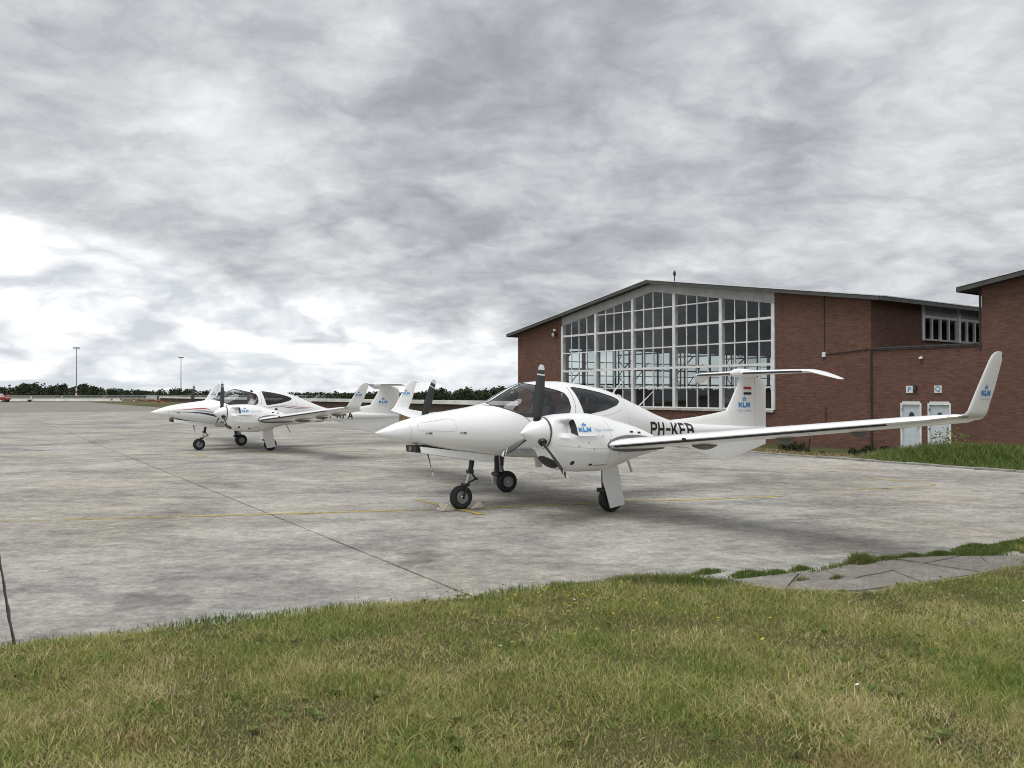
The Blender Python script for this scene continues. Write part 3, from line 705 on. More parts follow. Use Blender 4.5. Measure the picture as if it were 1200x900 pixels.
        mb.build('wheel_rim', M['rim'], parent, 40)
        mb = MB(); mb.lathe(c, ax, [(-k*.62, r*.36), (-k*.42, r*.385), (k*.42, r*.385), (k*.62, r*.36)], 24); mb.build('brake_disc', M['darkmetal'], parent, 40)
        mb = MB(); mb.lathe(c, ax, [(-k*.95, r*.09), (-k*.8, r*.15), (k*.8, r*.15), (k*.95, r*.09)], 14); mb.build('hub_cap', M['steel'], parent, 40)
    mb = MB()
    mb.cyl(L((1.62, 0, .88)), G((1.56, 0, .55)), .040, .040, 14); mb.cyl(L((1.57, .06, .84)), G((1.545, .05, .60)), .012, .012, 8)
    mb.box(G((1.555, 0, .56)), (.09, .085, .05))
    ng = mb.build('nose_gear_leg', M['darkmetal'], root, 40)
    mb = MB(); mb.cyl(G((1.56, 0, .56)), G((1.485, 0, .36)), .022, .022, 14); mb.build('oleo_piston', M['steel'], ng, 40)
    mb = MB(); mb.tube([G((1.575, 0, .55)), G((1.665, 0, .445)), G((1.52, 0, .385))], .014, 8); mb.cyl(G((1.665, -.03, .445)), G((1.665, .03, .445)), .018, .018, 8); mb.build('torque_link', M['black'], ng, 40)
    mb = MB()
    mb.box(G((1.475, 0, .368)), (.07, .15, .04))
    for sd in (-1, 1): mb.tube([G((1.475, sd*.068, .37)), G((1.44, sd*.075, .28)), G((1.40, sd*.072, .18))], .017, 8)
    mb.cyl(G((1.40, -.09, .18)), G((1.40, .09, .18)), .016, .016, 10)
    mb.build('wheel_fork', M['black'], ng, 40)
    wheel((1.40, 0, .18), .18, .125, ng)
    for sd in (1, -1):
        mb = MB(); mb.prism([L(p) for p in ((.60, sd*.20, .985), (1.05, sd*.205, .925), (1.72, sd*.21, .835), (1.86, sd*.21, .82), (1.84, sd*.225, .72), (1.70, sd*.225, .715), (.62, sd*.215, .895))], (0, .012*sd, 0)); mb.build('nose_gear_door', M['white'], root)
    mb = MB(); mb.prism(LL([(.55, -.15, 1.0), (.63, -.15, 1.0), (.63, -.15, .90), (.56, -.15, .90)]), (0, .32, 0)); ll = mb.build('landing_light_housing', M['black'], root)
    mb = MB(); mb.lathe(L((.553, 0, .948)), (1, 0, 0), [(0, .04), (.01, .036)], 16); mb.build('landing_light_lens', M['rim'], ll)
    mb = MB(); mb.prism(LL([(.70, -.14, 1.02), (1.9, -.14, .84), (1.9, -.14, .80), (.70, -.14, .975)]), (0, .28, 0)); mb.build('wheel_well', M['black'], root)
    # ---- main gear
    for s in (1, -1):
        Yw = 1.42; Xw = 3.14
        mb = MB()
        mb.cyl(L((2.95, s*1.50, .90)), G((2.98, s*1.47, .30)), .045, .040, 14)
        mb.cyl(L((3.12, s*1.50, .88)), G((3.08, s*1.48, .46)), .022, .022, 10)
        mb.cyl(G((2.94, s*1.38, .33)), G((2.94, s*1.56, .33)), .035, .035, 10)
        mb.prism([G(p) for p in ((2.92, s*1.47, .36), (3.0, s*1.47, .26), (3.18, s*1.47, .15), (3.18, s*1.47, .23), (3.05, s*1.47, .36))], (0, s*.045, 0))
        mb.cyl(G((Xw, s*1.36, .19)), G((Xw, s*1.53, .19)), .02, .02, 10)
        mg = mb.build('main_gear_leg', M['darkmetal'], root, 40)
        mb = MB(); mb.cyl(G((3.085, s*1.48, .50)), G((3.13, s*1.48, .27)), .016, .016, 10); mb.build('oleo_piston', M['steel'], mg, 40)
        mb = MB(); mb.tube([L((3.02, s*1.45, .80)), G((3.03, s*1.43, .45)), G((3.10, s*1.40, .28))], .008, 6); mb.build('brake_hose', M['black'], mg)
        wheel((Xw, s*Yw, .19), .19, .15, mg)
        poly = ((2.84, .66), (3.11, .72), (3.155, .56), (3.24, .12), (2.97, .085), (2.90, .32), (2.84, .48)) if s > 0 else ((3.02, .66), (3.22, .72), (3.19, .40), (3.18, .14), (2.96, .12), (3.0, .48))
        mb = MB(); mb.prism([G((p[0], s*(1.595+.03*(.7-p[1])), p[1])) for p in poly], (0, s*.016, 0)); mb.build('main_gear_door', M['white'], root)
        mb = MB(); mb.prism(LL([(2.78, s*1.30, .74), (3.28, s*1.30, .82), (3.28, s*1.30, .86), (2.78, s*1.30, .80)]), (0, s*.36, 0)); mb.build('wheel_well', M['black'], root)
    return root
def side2(L, Yc):
    return lambda u, v: ((L((u, 0, v))[0], 12, L((u, Yc, v))[2]), (0, -1, 0))
def fwv(): return Vector((1, 0, 0))
plane_a = build_plane('twin_engine_aeroplane', 'nearest white twin-engined aeroplane with chocked nose wheel, lettered PH-KFB', (-1.9432, 11.654), .5803, -.0032, .0099, 'PH-KFB', 5.55, (8, 128, 248), (31, 151, 271), False)
plane_b = build_plane('twin_engine_aeroplane', 'farther white twin-engined aeroplane with red and navy stripes on its nose', (-10.802, 24.4975), .6225, -.0139, -.0071, 'PH-KFA', 5.85, (2, 122, 242), (25, 145, 265), True)
# ------------------------------------------------------------------ ground, apron, lawn
N2 = Vector((.821, .571)); D2 = Vector((.571, -.821))     # hangar depth and width directions
EDGE = 19.5                                               # where the apron meets the building verge, along N2
def sstep(a, b, v):
    t = np.clip((v-a)/(b-a), 0, 1); return t*t*(3-2*t)
def ground_z(x, y):
    e = .821*x+.571*y-EDGE
    s = .571*x-.821*y
    return -.045-.42*sstep(.3, 7.0, e)+np.interp(s, [-14, -12.8, -10, -6], [0, .12, .50, .55])*sstep(.15, 3.0, e)*(1-sstep(5.0, 9.5, e))
def ground_material():
    m, t, b = new_mat('rough_grassland')
    p = t.node('ShaderNodeNewGeometry').outputs['Position']
    n = t.noise(p, .08, 6, .6, .4); n2 = t.noise(p, 1.2, 6, .65)
    c = t.mix(t.smooth(n, .38, .62), (.075, .082, .034), (.155, .135, .065))
    c = t.mix(t.m('MULTIPLY', t.smooth(n2, .4, .7), .5), c, (.05, .058, .022))
    t.put(b.inputs['Base Color'], c); b.inputs['Roughness'].default_value = .9; b.inputs['Specular IOR Level'].default_value = .1
    t.put(b.inputs['Normal'], t.bump(n2, .6, .05))
    return m
M['ground'] = ground_material()
gx = np.unique(np.concatenate([np.linspace(-3000, -80, 18), np.linspace(-80, 60, 94), np.linspace(60, 3000, 18)]))
gy = np.unique(np.concatenate([np.linspace(-400, -10, 8), np.linspace(-10, 110, 81), np.linspace(110, 4500, 24)]))
GX, GY = np.meshgrid(gx, gy); GZ = ground_z(GX, GY)
nx_, ny_ = len(gx), len(gy); idx = np.arange(nx_*ny_).reshape(ny_, nx_)
F = np.stack([idx[:-1, :-1], idx[:-1, 1:], idx[1:, 1:], idx[1:, :-1]], -1).reshape(-1, 4)
tag(np_mesh('ground', np.stack([GX, GY, GZ], -1).reshape(-1, 3), F, M['ground'], smooth=True), kind='structure')

def concrete_material(name, dark=1.0, asphalt=False):
    m, t, b = new_mat(name)
    p = t.node('ShaderNodeNewGeometry').outputs['Position']
    x, y, z = t.sep(p)
    # along the slab rows and across them
    a = t.m('ADD', t.m('MULTIPLY', x, -.55), t.m('MULTIPLY', y, .835)); c_ = t.m('ADD', t.m('MULTIPLY', x, .835), t.m('MULTIPLY', y, .55))
    q = t.comb(x, t.m('MULTIPLY', y, 1.0), 0)
    big = t.noise(q, .16, 5, .55, .6)
    stain = t.noise(t.comb(t.m('MULTIPLY', x, .42), t.m('MULTIPLY', y, .62), 1.3), 1.0, 8, .62, .9)
    blot = t.noise(t.comb(x, y, 4.0), 1.1, 8, .66, .5)
    mid = t.noise(t.comb(x, y, 2.0), 6.5, 7, .68, .2)
    grain = t.noise(p, 38, 6, .8)
    speck = t.noise(p, 240, 2, .6)
    if asphalt: lo, mi, hi = (.18, .168, .15), (.25, .232, .21), (.31, .29, .265)
    else: lo, mi, hi = (.165, .160, .150), (.345, .332, .306), (.52, .492, .445)
    coarse = t.noise(t.comb(x, t.m('MULTIPLY', y, 1.5), 6.0), 2.6, 9, .72, .35)
    v = t.m('ADD', t.m('ADD', t.m('MULTIPLY', stain, .36), t.m('MULTIPLY', big, .14)), t.m('ADD', t.m('MULTIPLY', coarse, .34), t.m('MULTIPLY', mid, .20)))
    col = t.ramp(v, [(.41, lo), (.475, tuple((lo[i]+mi[i])/2 for i in range(3))), (.53, mi), (.63, hi)])
    warm = t.mix(t.m('MULTIPLY', t.smooth(t.noise(q, .22, 4, .5), .42, .64), .5), (1, 1, 1), (1.0, .94, .84))
    col = t.mix(1.0, col, warm, 'MULTIPLY')
    agg = t.noise(p, 14, 9, .82)
    g2 = t.ramp(agg, [(.33, .50), (.44, .86), (.55, 1.06), (.70, 1.36)])
    col = t.mix(.9, col, g2, 'MULTIPLY')
    g3 = t.ramp(grain, [(.30, .6), (.5, 1.0), (.72, 1.25)])
    col = t.mix(.7, col, g3, 'MULTIPLY')
    pit = t.smooth(speck, .66, .74)
    col = t.mix(t.m('MULTIPLY', pit, .35), col, (.07, .068, .064))
    # old oil spots and tyre scuffs
    oil = t.smooth(t.noise(t.comb(x, y, 9.0), .85, 3, .5, .3), .685, .74)
    col = t.mix(t.m('MULTIPLY', oil, .45), col, (.06, .058, .055))
    t.put(b.inputs['Base Color'], col)
    t.put(b.inputs['Roughness'], t.m('SUBTRACT', .92, t.m('MULTIPLY', stain, .16)))
    b.inputs['Specular IOR Level'].default_value = .3
    t.put(b.inputs['Normal'], t.bump(t.m('ADD', t.m('MULTIPLY', grain, .7), t.m('MULTIPLY', mid, .6)), .35, .008))
    return m
M['concrete'] = concrete_material('weathered_concrete'); M['asphalt'] = concrete_material('taxiway_asphalt', asphalt=True)
M['tar'] = plain('joint_tar', (.045, .043, .038), .85, var=.5)
QN = Vector((.835, .55)); QD = Vector((-.55, .835))
def ab(a, c): return (QN.x*c+QD.x*a, QN.y*c+QD.y*a)          # a along the slab rows, c across them
mb = MB(); mb.add([(*ab(-25, -46), -.028), (*ab(86, -46), -.028), (*ab(86, 19.8), -.028), (*ab(-25, 19.8), -.028)], [(0, 1, 2, 3)])
apron = tag(mb.build('apron', M['tar']), kind='structure')
cs = [.253+3.36*k for k in range(-13, 6)]
JOINTS = {0: .015, 1: .018, 2: .008}
for k in range(-13, 5):
    c0, c1 = .253+3.36*k, .253+3.36*(k+1)
    w0 = JOINTS.get(k, .005); w1 = JOINTS.get(k+1, .005)
    if k == 4: c1 = 19.55
    al = -25; lens = [52, 59]
    for ln in lens:
        mb = MB(); n = 160; pl = []
        g = .004
        # gently chipped long edges
        left = []; right = []
        for i in range(n+1):
            a = al+g+(ln-2*g)*i/n
            left.append((*ab(a, c0+w0/2+.010*random.random()**2*(w0 > .01)), 0)); right.append((*ab(a, c1-w1/2-.010*random.random()**2*(w1 > .01)), 0))
        vs = left+right; fs = [(i, i+1, n+2+i, n+1+i) for i in range(n)]
        m0 = len(vs); vs += [(v[0], v[1], -.03) for v in left+right]
        fs += [(i, m0+i, m0+i+1, i+1) for i in range(n)]+[(n+1+i, n+2+i, m0+n+2+i, m0+n+1+i) for i in range(n)]
        mb.add(vs, fs); mb.build('slab', M['concrete'], apron, fix=True)
        al += ln
# taxiway beyond the apron
mb = MB(); mb.add([(*ab(86.4, -160), -.012), (*ab(190, -160), -.012), (*ab(190, 19.5), -.012), (*ab(86.4, 19.5), -.012)], [(0, 1, 2, 3)])
tag(mb.build('taxiway', M['asphalt']), kind='structure')
mb = MB(); mb.add([(*ab(85.4, -160), -.006), (*ab(86.6, -160), -.006), (*ab(86.6, 19.3), -.006), (*ab(85.4, 19.3), -.006)], [(0, 1, 2, 3)])
M['pale_strip'] = plain('pale_concrete_strip', (.42, .41, .38), .85, var=.15, scale=2)
tag(mb.build('drainage_strip', M['pale_strip']), kind='structure')
mb = MB(); mb.add([(*ab(-25, -140), -.010), (*ab(86.2, -140), -.010), (*ab(86.2, -46.1), -.010), (*ab(-25, -46.1), -.010)], [(0, 1, 2, 3)])
tag(mb.build('outer_apron', M['concrete']), kind='structure')

# painted guide lines, worn
def paint_line_mat():
    m, t, b = new_mat('worn_yellow_paint')
    p = t.node('ShaderNodeNewGeometry').outputs['Position']
    n = t.noise(p, 9, 7, .7); n2 = t.noise(p, .7, 4, .6)
    t.put(b.inputs['Base Color'], t.mix(t.smooth(n, .35, .65), (.50, .385, .055), (.36, .30, .11))); b.inputs['Roughness'].default_value = .8
    tr = t.node('ShaderNodeBsdfTransparent'); ms = t.node('ShaderNodeMixShader')
    t.put(ms.inputs[0], t.smooth(t.m('ADD', t.m('MULTIPLY', n, .55), t.m('MULTIPLY', n2, .55)), .67, .48))
    t.l.new(tr.outputs[0], ms.inputs[1]); t.l.new(b.outputs[0], ms.inputs[2])
    t.l.new(ms.outputs[0], m.node_tree.nodes['Material Output'].inputs[0])
    return m
M['yellow'] = paint_line_mat()
def painted(name, pts, wd, z=.004):
    mb = MB(); vs, fs = [], []
    for i, p in enumerate(pts):
        a = pts[max(0, i-1)]; b = pts[min(len(pts)-1, i+1)]; t = Vector((b[0]-a[0], b[1]-a[1])).normalized()
        vs += [(p[0]-t.y*wd/2, p[1]+t.x*wd/2, z), (p[0]+t.y*wd/2, p[1]-t.x*wd/2, z)]
        if i: fs.append((2*i-2, 2*i-1, 2*i+1, 2*i))
    mb.add(vs, fs); return tag(mb.build(name, M['yellow']), kind='structure')
def arc(c, r, a0, a1, n=14): return [(c[0]+r*math.cos(R(a0+(a1-a0)*i/n)), c[1]+r*math.sin(R(a0+(a1-a0)*i/n))) for i in range(n+1)]
painted('painted_guide_line', [(-16, 9.45), (-7.01, 11.21), (-1.1, 12.37), (.6, 12.85), (2.09, 13.35), (3.25, 13.56), (4.6, 14.0)], .10)
painted('painted_stop_bar', [(-1.62, 13.56), (-1.02, 12.70), (-.43, 11.84)], .10, .008)
painted('painted_guide_line', [(6.3, 15.0), (7.3, 15.25), (7.9, 15.45), (8.12, 15.75), (7.95, 16.2), (7.3, 16.9)], .10)
painted('painted_guide_line', [(-9.6, 24.2), (-8.9, 23.3), (-8.2, 22.3)], .10)
painted('painted_guide_line', [(-22, 21.5), (-12, 23.2), (-6, 24.5), (3, 26.5)], .10, .008)

# ------------------------------------------------------------------ foreground lawn over the edge of the concrete
LAWN = [(-9, 3.0), (-6.2, 4.45), (-5.2, 4.95), (-4.4, 5.35), (-3.58, 5.74), (-2.9, 6.05), (-2.2, 6.38), (-1.5, 6.72), (-.73, 7.06), (-.3, 7.22), (0, 7.33), (.4, 7.50), (.8, 7.60), (1.2, 7.68), (1.6, 7.70), (2.0, 7.62), (2.3, 7.42), (2.7, 7.35), (3.06, 7.36), (3.5, 7.55), (4.07, 7.84), (4.6, 8.12), (5.2, 8.47), (5.5, 8.66), (5.62, 9.45), (6.3, 9.98), (8, 11.1), (12, 13.4)]
lx = np.array([p[0] for p in LAWN]); ly = np.array([p[1] for p in LAWN])
def edge_y(x): return np.interp(x, lx, ly)
def vnoise(x, y, s, seed):
    r = np.random.default_rng(seed); g = r.random((64, 64)); X = x*s; Y = y*s
    i = np.floor(X).astype(int); j = np.floor(Y).astype(int); fx = X-i; fy = Y-j; fx = fx*fx*(3-2*fx); fy = fy*fy*(3-2*fy)
    G_ = lambda a, b: g[a % 64, b % 64]
    return (G_(i, j)*(1-fx)+G_(i+1, j)*fx)*(1-fy)+(G_(i, j+1)*(1-fx)+G_(i+1, j+1)*fx)*fy
def lawn_z(x, y):
    d = edge_y(x)+.06*(vnoise(x, y*0, 3.1, 3)-.5)-y
    return -.03+.05*sstep(-.02, .25, d)+.05*sstep(0, 3.5, d)+.035*(vnoise(x, y, .9, 5)-.5)*sstep(.2, 1, d)
def soil_material():
    m, t, b = new_mat('lawn_soil')
    p = t.node('ShaderNodeNewGeometry').outputs['Position']
    n = t.noise(p, 2.2, 7, .65); n2 = t.noise(p, 45, 5, .7)
    c = t.mix(t.smooth(n, .35, .65), (.075, .082, .03), (.115, .10, .05)); c = t.mix(t.m('MULTIPLY', t.smooth(n2, .35, .7), .6), c, (.075, .075, .03))
    t.put(b.inputs['Base Color'], c); b.inputs['Roughness'].default_value = .95; b.inputs['Specular IOR Level'].default_value = .1
    t.put(b.inputs['Normal'], t.bump(n2, .8, .02)); return m
M['soil'] = soil_material()
ux = np.linspace(-9, 12, 140); vv = np.linspace(0, 1, 60)
V = []
for t_ in vv:
    yy_ = (-6)*(1-t_**.6)+(edge_y(ux)+.06*(vnoise(ux, ux*0, 3.1, 3)-.5)+.03)*t_**.6
    V.append(np.stack([ux, yy_, lawn_z(ux, yy_)], -1))
V = np.concatenate(V); idx = np.arange(len(V)).reshape(60, 140)
F = np.stack([idx[:-1, :-1], idx[:-1, 1:], idx[1:, 1:], idx[1:, :-1]], -1).reshape(-1, 4)
tag(np_mesh('lawn', V, F, M['soil'], smooth=True), kind='structure')

def leaf_material(name, cols, trans=.32, brown=False):
    """blade colour picked per blade island"""
    m, t, b = new_mat(name)
    rnd = t.node('ShaderNodeNewGeometry').outputs['Random Per Island']
    p = t.node('ShaderNodeNewGeometry').outputs['Position']
    n = t.noise(p, .75, 4, .6, .3); n2 = t.noise(p, 4.0, 4, .6)
    k = t.m('ADD', t.m('MULTIPLY', rnd, .36), t.m('ADD', t.m('MULTIPLY', n, .62), t.m('MULTIPLY', n2, .28)))
    st = np.linspace(.36, .86, len(cols))
    c = t.ramp(k, [(float(s_), c_) for s_, c_ in zip(st, cols)])
    if brown: c = t.mix(t.m('MULTIPLY', t.smooth(t.noise(p, .9, 5, .6, .3), .58, .72), .6), c, (.34, .20, .10))
    t.put(b.inputs['Base Color'], c); b.inputs['Roughness'].default_value = .6; b.inputs['Specular IOR Level'].default_value = .25
    tl = t.node('ShaderNodeBsdfTranslucent'); t.put(tl.inputs[0], c); ms = t.node('ShaderNodeMixShader'); ms.inputs[0].default_value = trans
    t.l.new(b.outputs[0], ms.inputs[1]); t.l.new(tl.outputs[0], ms.inputs[2]); t.l.new(ms.outputs[0], m.node_tree.nodes['Material Output'].inputs[0])
    return m
M['grass'] = leaf_material('lawn_grass', [(.105, .205, .032), (.20, .29, .052), (.34, .37, .10), (.53, .47, .20), (.72, .62, .39)], brown=True)
M['lush'] = leaf_material('lush_grass', [(.065, .12, .024), (.10, .165, .034), (.15, .21, .050), (.21, .24, .08), (.30, .28, .13)])
M['dry'] = leaf_material('dry_grass', [(.12, .11, .04), (.22, .18, .08), (.33, .26, .13), (.42, .34, .19), (.46, .38, .23)])
M['bush'] = leaf_material('bush_leaves', [(.022, .032, .012), (.035, .045, .016), (.05, .058, .02), (.07, .07, .03), (.10, .085, .045)])
def blades(name, x, y, z, h, wd, mat, lean=.5, parent=None, curve=.5):
    n = len(x); a = rng.uniform(0, 2*PI, n); ln = rng.uniform(.1, lean, n)*h; b = rng.uniform(0, 2*PI, n)
    dx, dy = np.cos(a)*wd/2, np.sin(a)*wd/2; lx_, ly_ = np.cos(b)*ln, np.sin(b)*ln
    V = np.empty((n, 5, 3))
    V[:, 0] = np.stack([x-dx, y-dy, z], -1); V[:, 1] = np.stack([x+dx, y+dy, z], -1)
    V[:, 2] = np.stack([x+dx*.8+lx_*.35, y+dy*.8+ly_*.35, z+h*.58], -1); V[:, 3] = np.stack([x-dx*.8+lx_*.35, y-dy*.8+ly_*.35, z+h*.58], -1)
    V[:, 4] = np.stack([x+lx_, y+ly_, z+h], -1)
    o = np.arange(n)[:, None]*5
    F = np.concatenate([o+np.array([[0, 1, 2]]), o+np.array([[0, 2, 3]]), o+np.array([[3, 2, 4]])], 1).reshape(-1, 3)
    return tag(np_mesh(name, V.reshape(-1, 3), F, mat, parent), kind='stuff')
def lawn_points(n, ymin=3.0, bias=1.0):
    y = ymin+(11.5-ymin)*rng.random(n)**1.35; half = y*.66+.5
    x = rng.uniform(-1, 1, n)*half
    d = edge_y(x)+.06*(vnoise(x, y*0, 3.1, 3)-.5)-y
    k = (d > -.05) & (rng.random(n) < np.clip(.25+d*4, 0, 1)+.02)
    return x[k], y[k], d[k]
x, y, d = lawn_points(470000)
tus = vnoise(x, y, 2.3, 11); tus2 = vnoise(x, y, .55, 12)
k = rng.random(len(x)) < .42+.9*tus*(.6+.8*tus2); x, y, d, tus = x[k], y[k], d[k], tus[k]
h = (.020+.032*rng.random(len(x))**1.6)*(.55+.95*tus)
tag(blades('grass_blades', x, y, lawn_z(x, y)-.004, h, .0028+.0045*rng.random(len(x))**2, M['grass'], 2.1), 'short green and straw coloured grass of the foreground lawn', 'grass')
x, y, d = lawn_points(12000); k = vnoise(x, y, 1.2, 21) > .45; x, y = x[k], y[k]
tag(blades('grass_stalks', x, y, lawn_z(x, y), .07+.10*rng.random(len(x)), .0022+.0015*rng.random(len(x)), M['dry'], .7), 'thin pale seed stalks standing above the foreground lawn', 'grass stalks')
# greener tufts along the concrete edge
ex = np.concatenate([rng.uniform(.35, 2.35, 9000), rng.uniform(-4.2, 2.2, 7000), rng.uniform(4.5, 9, 4000)]); ey = edge_y(ex)+.06*(vnoise(ex, ex*0, 3.1, 3)-.5)-np.abs(rng.normal(0, .13, len(ex)))+.05*rng.random(len(ex))**3+.02
tf = vnoise(ex, ey*0, 2.6, 31); near = np.exp(-((ex-1.5)/.8)**2)
k = rng.random(len(ex)) < np.clip(tf*1.2-.2+.5*near, 0, 1); ex, ey, tf, near = ex[k], ey[k], tf[k], near[k]
tag(blades('edge_grass', ex, ey, lawn_z(ex, ey), (.015+.075*rng.random(len(ex))**1.5)*(.5+.7*tf+.5*near), .005+.004*rng.random(len(ex)), M['lush'], .8), 'greener grass along the ragged edge of the concrete', 'grass')
# weeds between the old patch and the apron
cl = [(2.55, 7.95, .10, 600), (2.85, 8.13, .10, 500), (3.55, 8.45, .10, 1100), (3.62, 8.42, .09, 900), (3.9, 8.62, .10, 500), (4.25, 8.76, .13, 900), (4.6, 8.88, .14, 1100), (4.95, 8.98, .18, 1600), (5.35, 9.1, .22, 2600), (5.2, 9.28, .2, 1800), (5.75, 9.45, .28, 2600), (6.4, 9.9, .3, 2200), (2.25, 7.93, .12, 700), (1.9, 8.0, .12, 700), (3.05, 7.72, .07, 300), (2.7, 7.65, .07, 200)]
X_, Y_, H_ = [], [], []
for cx, cy, rad, n in cl:
    a = rng.normal(0, rad*.6, n)*(1+.5*rng.random(n)); b_ = rng.normal(0, rad*.35, n); X_.append(cx+a+.4*b_); Y_.append(cy+.45*a+b_)
    hh = .15 if (3.5 < cx < 3.7) else .07
    rr_ = np.hypot(a/(rad*.6), b_/(rad*.35)); H_.append(hh*(.25+.75*rng.random(n))*np.clip(1.15-.33*rr_, .15, 1))
tq = rng.random(3800)*1.0; kx = np.interp(tq, [0, .25, .5, .75, 1], [2.1, 2.8, 3.45, 4.2, 5.5]); ky = np.interp(kx, [2.1, 2.44, 3.0, 3.56, 4.15, 4.7, 5.5], [7.72, 7.86, 8.06, 8.50, 8.70, 8.80, 8.88])
kn = vnoise(kx, kx*0, 3.3, 71); sel_ = rng.random(3800) < kn*1.3-.15
X_.append((kx+rng.normal(0, .03, 3800))[sel_]); Y_.append((ky+rng.normal(0, .035, 3800))[sel_]); H_.append(((.015+.05*rng.random(3800)**1.5)*(.5+kn))[sel_])
X_, Y_, H_ = map(np.concatenate, (X_, Y_, H_))
tag(blades('joint_weeds', X_, Y_, np.full(len(X_), .0), H_, .006+.004*rng.random(len(X_)), M['lush'], .9), 'tufts of weeds growing in the joint beside the old cracked slab', 'weeds')
for (wx, wy, n, hh) in ((10.6, 15.1, 260, .05), (1.55, 12.85, 26, .16), (6.85, 15.05, 40, .02)):
    xx = wx+rng.normal(0, .10 if n > 100 else .05, n); yy_ = wy+rng.normal(0, .05, n)
    tag(blades('crack_weed', xx, yy_, np.zeros(n), hh*(.5+.5*rng.random(n)), np.full(n, .008), M['dry'], 1.0), {15.1: 'low dry weed in the concrete far right of the main wheel', 12.85: 'thin straw weed in the concrete beside the near main wheel', 15.05: 'flat brown weed in the concrete beyond the wing'}[wy], 'weed')
# yellow flowers
fl = []
for cx, cy, sx_, sy_, n in ((.55, 6.75, .55, .38, 130), (.2, 6.3, .7, .4, 45), (1.2, 6.6, .7, .5, 30), (3.9, 6.9, .5, .4, 22), (0, 5.6, 2.0, .8, 40), (3, 5.5, 1.2, .8, 25), (-1.0, 6.3, .8, .4, 16)):
    fl.append(np.stack([rng.normal(cx, sx_, n), rng.normal(cy, sy_, n)], -1))
fl = np.concatenate(fl); fl = fl[fl[:, 1] < edge_y(fl[:, 0])-.12]
M['petal'] = plain('yellow_petals', (.62, .45, .03), .6, var=.2); M['petal_white'] = plain('white_petals', (.7, .7, .66), .6)
Vf, Ff, mi_ = [], [], []
for i, (px, py) in enumerate(fl):
    r = random.uniform(.008, .014); z0 = float(lawn_z(np.array([px]), np.array([py]))[0])+random.uniform(.06, .105); n = 7; o = len(Vf); tx, ty = random.uniform(-.5, .5), random.uniform(-.8, .1)
    for j in range(n):
        a = 2*PI*j/n; ca_, sa_ = r*math.cos(a), r*math.sin(a); Vf.append((px+ca_, py+sa_, z0+tx*ca_+ty*sa_))
    Vf.append((px, py, z0-.004)); 
    for j in range(n): Ff.append((o+j, o+(j+1) % n, o+n)); mi_.append(1 if (i % 9 == 0 or px > 3) else 0)
tag(np_mesh('wild_flowers', np.array(Vf), np.array(Ff), [M['petal'], M['petal_white']], midx=np.array(mi_)), 'tiny yellow and white flowers scattered through the lawn', 'flowers', kind='stuff')

# broad-leaved weeds pressed into the turf
nw = 420; wx_, wy_, wd_ = lawn_points(nw*3); kk = vnoise(wx_, wy_, 1.6, 61) > .5; wx_, wy_ = wx_[kk][:nw], wy_[kk][:nw]
LV = []
for cx, cy in zip(wx_, wy_):
    z0 = float(lawn_z(np.array([cx]), np.array([cy]))[0])+.012; sz = rng.uniform(.02, .055)
    for j in range(rng.integers(4, 9)):
        a = rng.uniform(0, 2*PI); dx, dy = math.cos(a), math.sin(a); up = rng.uniform(.1, .6)*sz; wq = sz*rng.uniform(.18, .34)
        LV += [(cx+dx*.004, cy+dy*.004, z0), (cx+dx*sz*.55-dy*wq, cy+dy*sz*.55+dx*wq, z0+up*.8), (cx+dx*sz, cy+dy*sz, z0+up), (cx+dx*sz*.55+dy*wq, cy+dy*sz*.55-dx*wq, z0+up*.8)]
LV = np.array(LV); tag(np_mesh('broadleaf_weeds', LV, np.arange(len(LV)).reshape(-1, 4), M['lush']), 'flat broad-leaved weeds scattered through the foreground lawn', 'weeds', kind='stuff')

# old cracked slab sunk in the lawn at the right: broken into pieces
M['old_concrete'] = concrete_material('old_cracked_concrete', asphalt=True)
pts = [(1.95, 7.58), (2.44, 7.82), (3.0, 8.02), (3.56, 8.48), (4.15, 8.66), (4.7, 8.76), (5.3, 8.82), (5.7, 8.8), (5.4, 8.4), (4.8, 8.08), (4.07, 7.72), (3.06, 7.24), (2.4, 7.2)]
slab_root = empty('cracked_slab', (3.9, 8.2, 0)); tag(slab_root, 'old cracked concrete slab sunk in the lawn edge at right', 'concrete slab')
bm = bmesh.new(); f = bm.faces.new([bm.verts.new((p[0], p[1], 0)) for p in pts])
for (cx, cy, ang) in ((2.6, 7.6, 62), (3.2, 7.8, 118), (3.75, 8.1, 95), (4.3, 8.3, 130), (4.9, 8.5, 70), (3.8, 8.12, 33)):
    bmesh.ops.bisect_plane(bm, geom=bm.verts[:]+bm.edges[:]+bm.faces[:], dist=1e-4, plane_co=(cx, cy, 0), plane_no=(math.sin(R(ang)), -math.cos(R(ang)), 0))
polys = [[(v.co.x, v.co.y) for v in f.verts] for f in bm.faces]; bm.free()
for pl in polys:
    cx = sum(p[0] for p in pl)/len(pl); cy = sum(p[1] for p in pl)/len(pl)
    if len(pl) < 3: continue
    rough = []
    for i in range(len(pl)):
        a, b_ = pl[i], pl[(i+1) % len(pl)]
        for t_ in (0, .35, .7): rough.append((a[0]+(b_[0]-a[0])*t_+random.uniform(-.012, .012)*(t_ > 0), a[1]+(b_[1]-a[1])*t_+random.uniform(-.012, .012)*(t_ > 0)))
    sh = [(cx+(p[0]-cx)*.975-3.9, cy+(p[1]-cy)*.975-8.2) for p in rough]; tz = random.uniform(.006, .024)
    mb = MB(); mb.prism([(p[0], p[1], -.02) for p in sh], (0, 0, .02+tz)); mb.build('slab_piece', M['old_concrete'], slab_root)
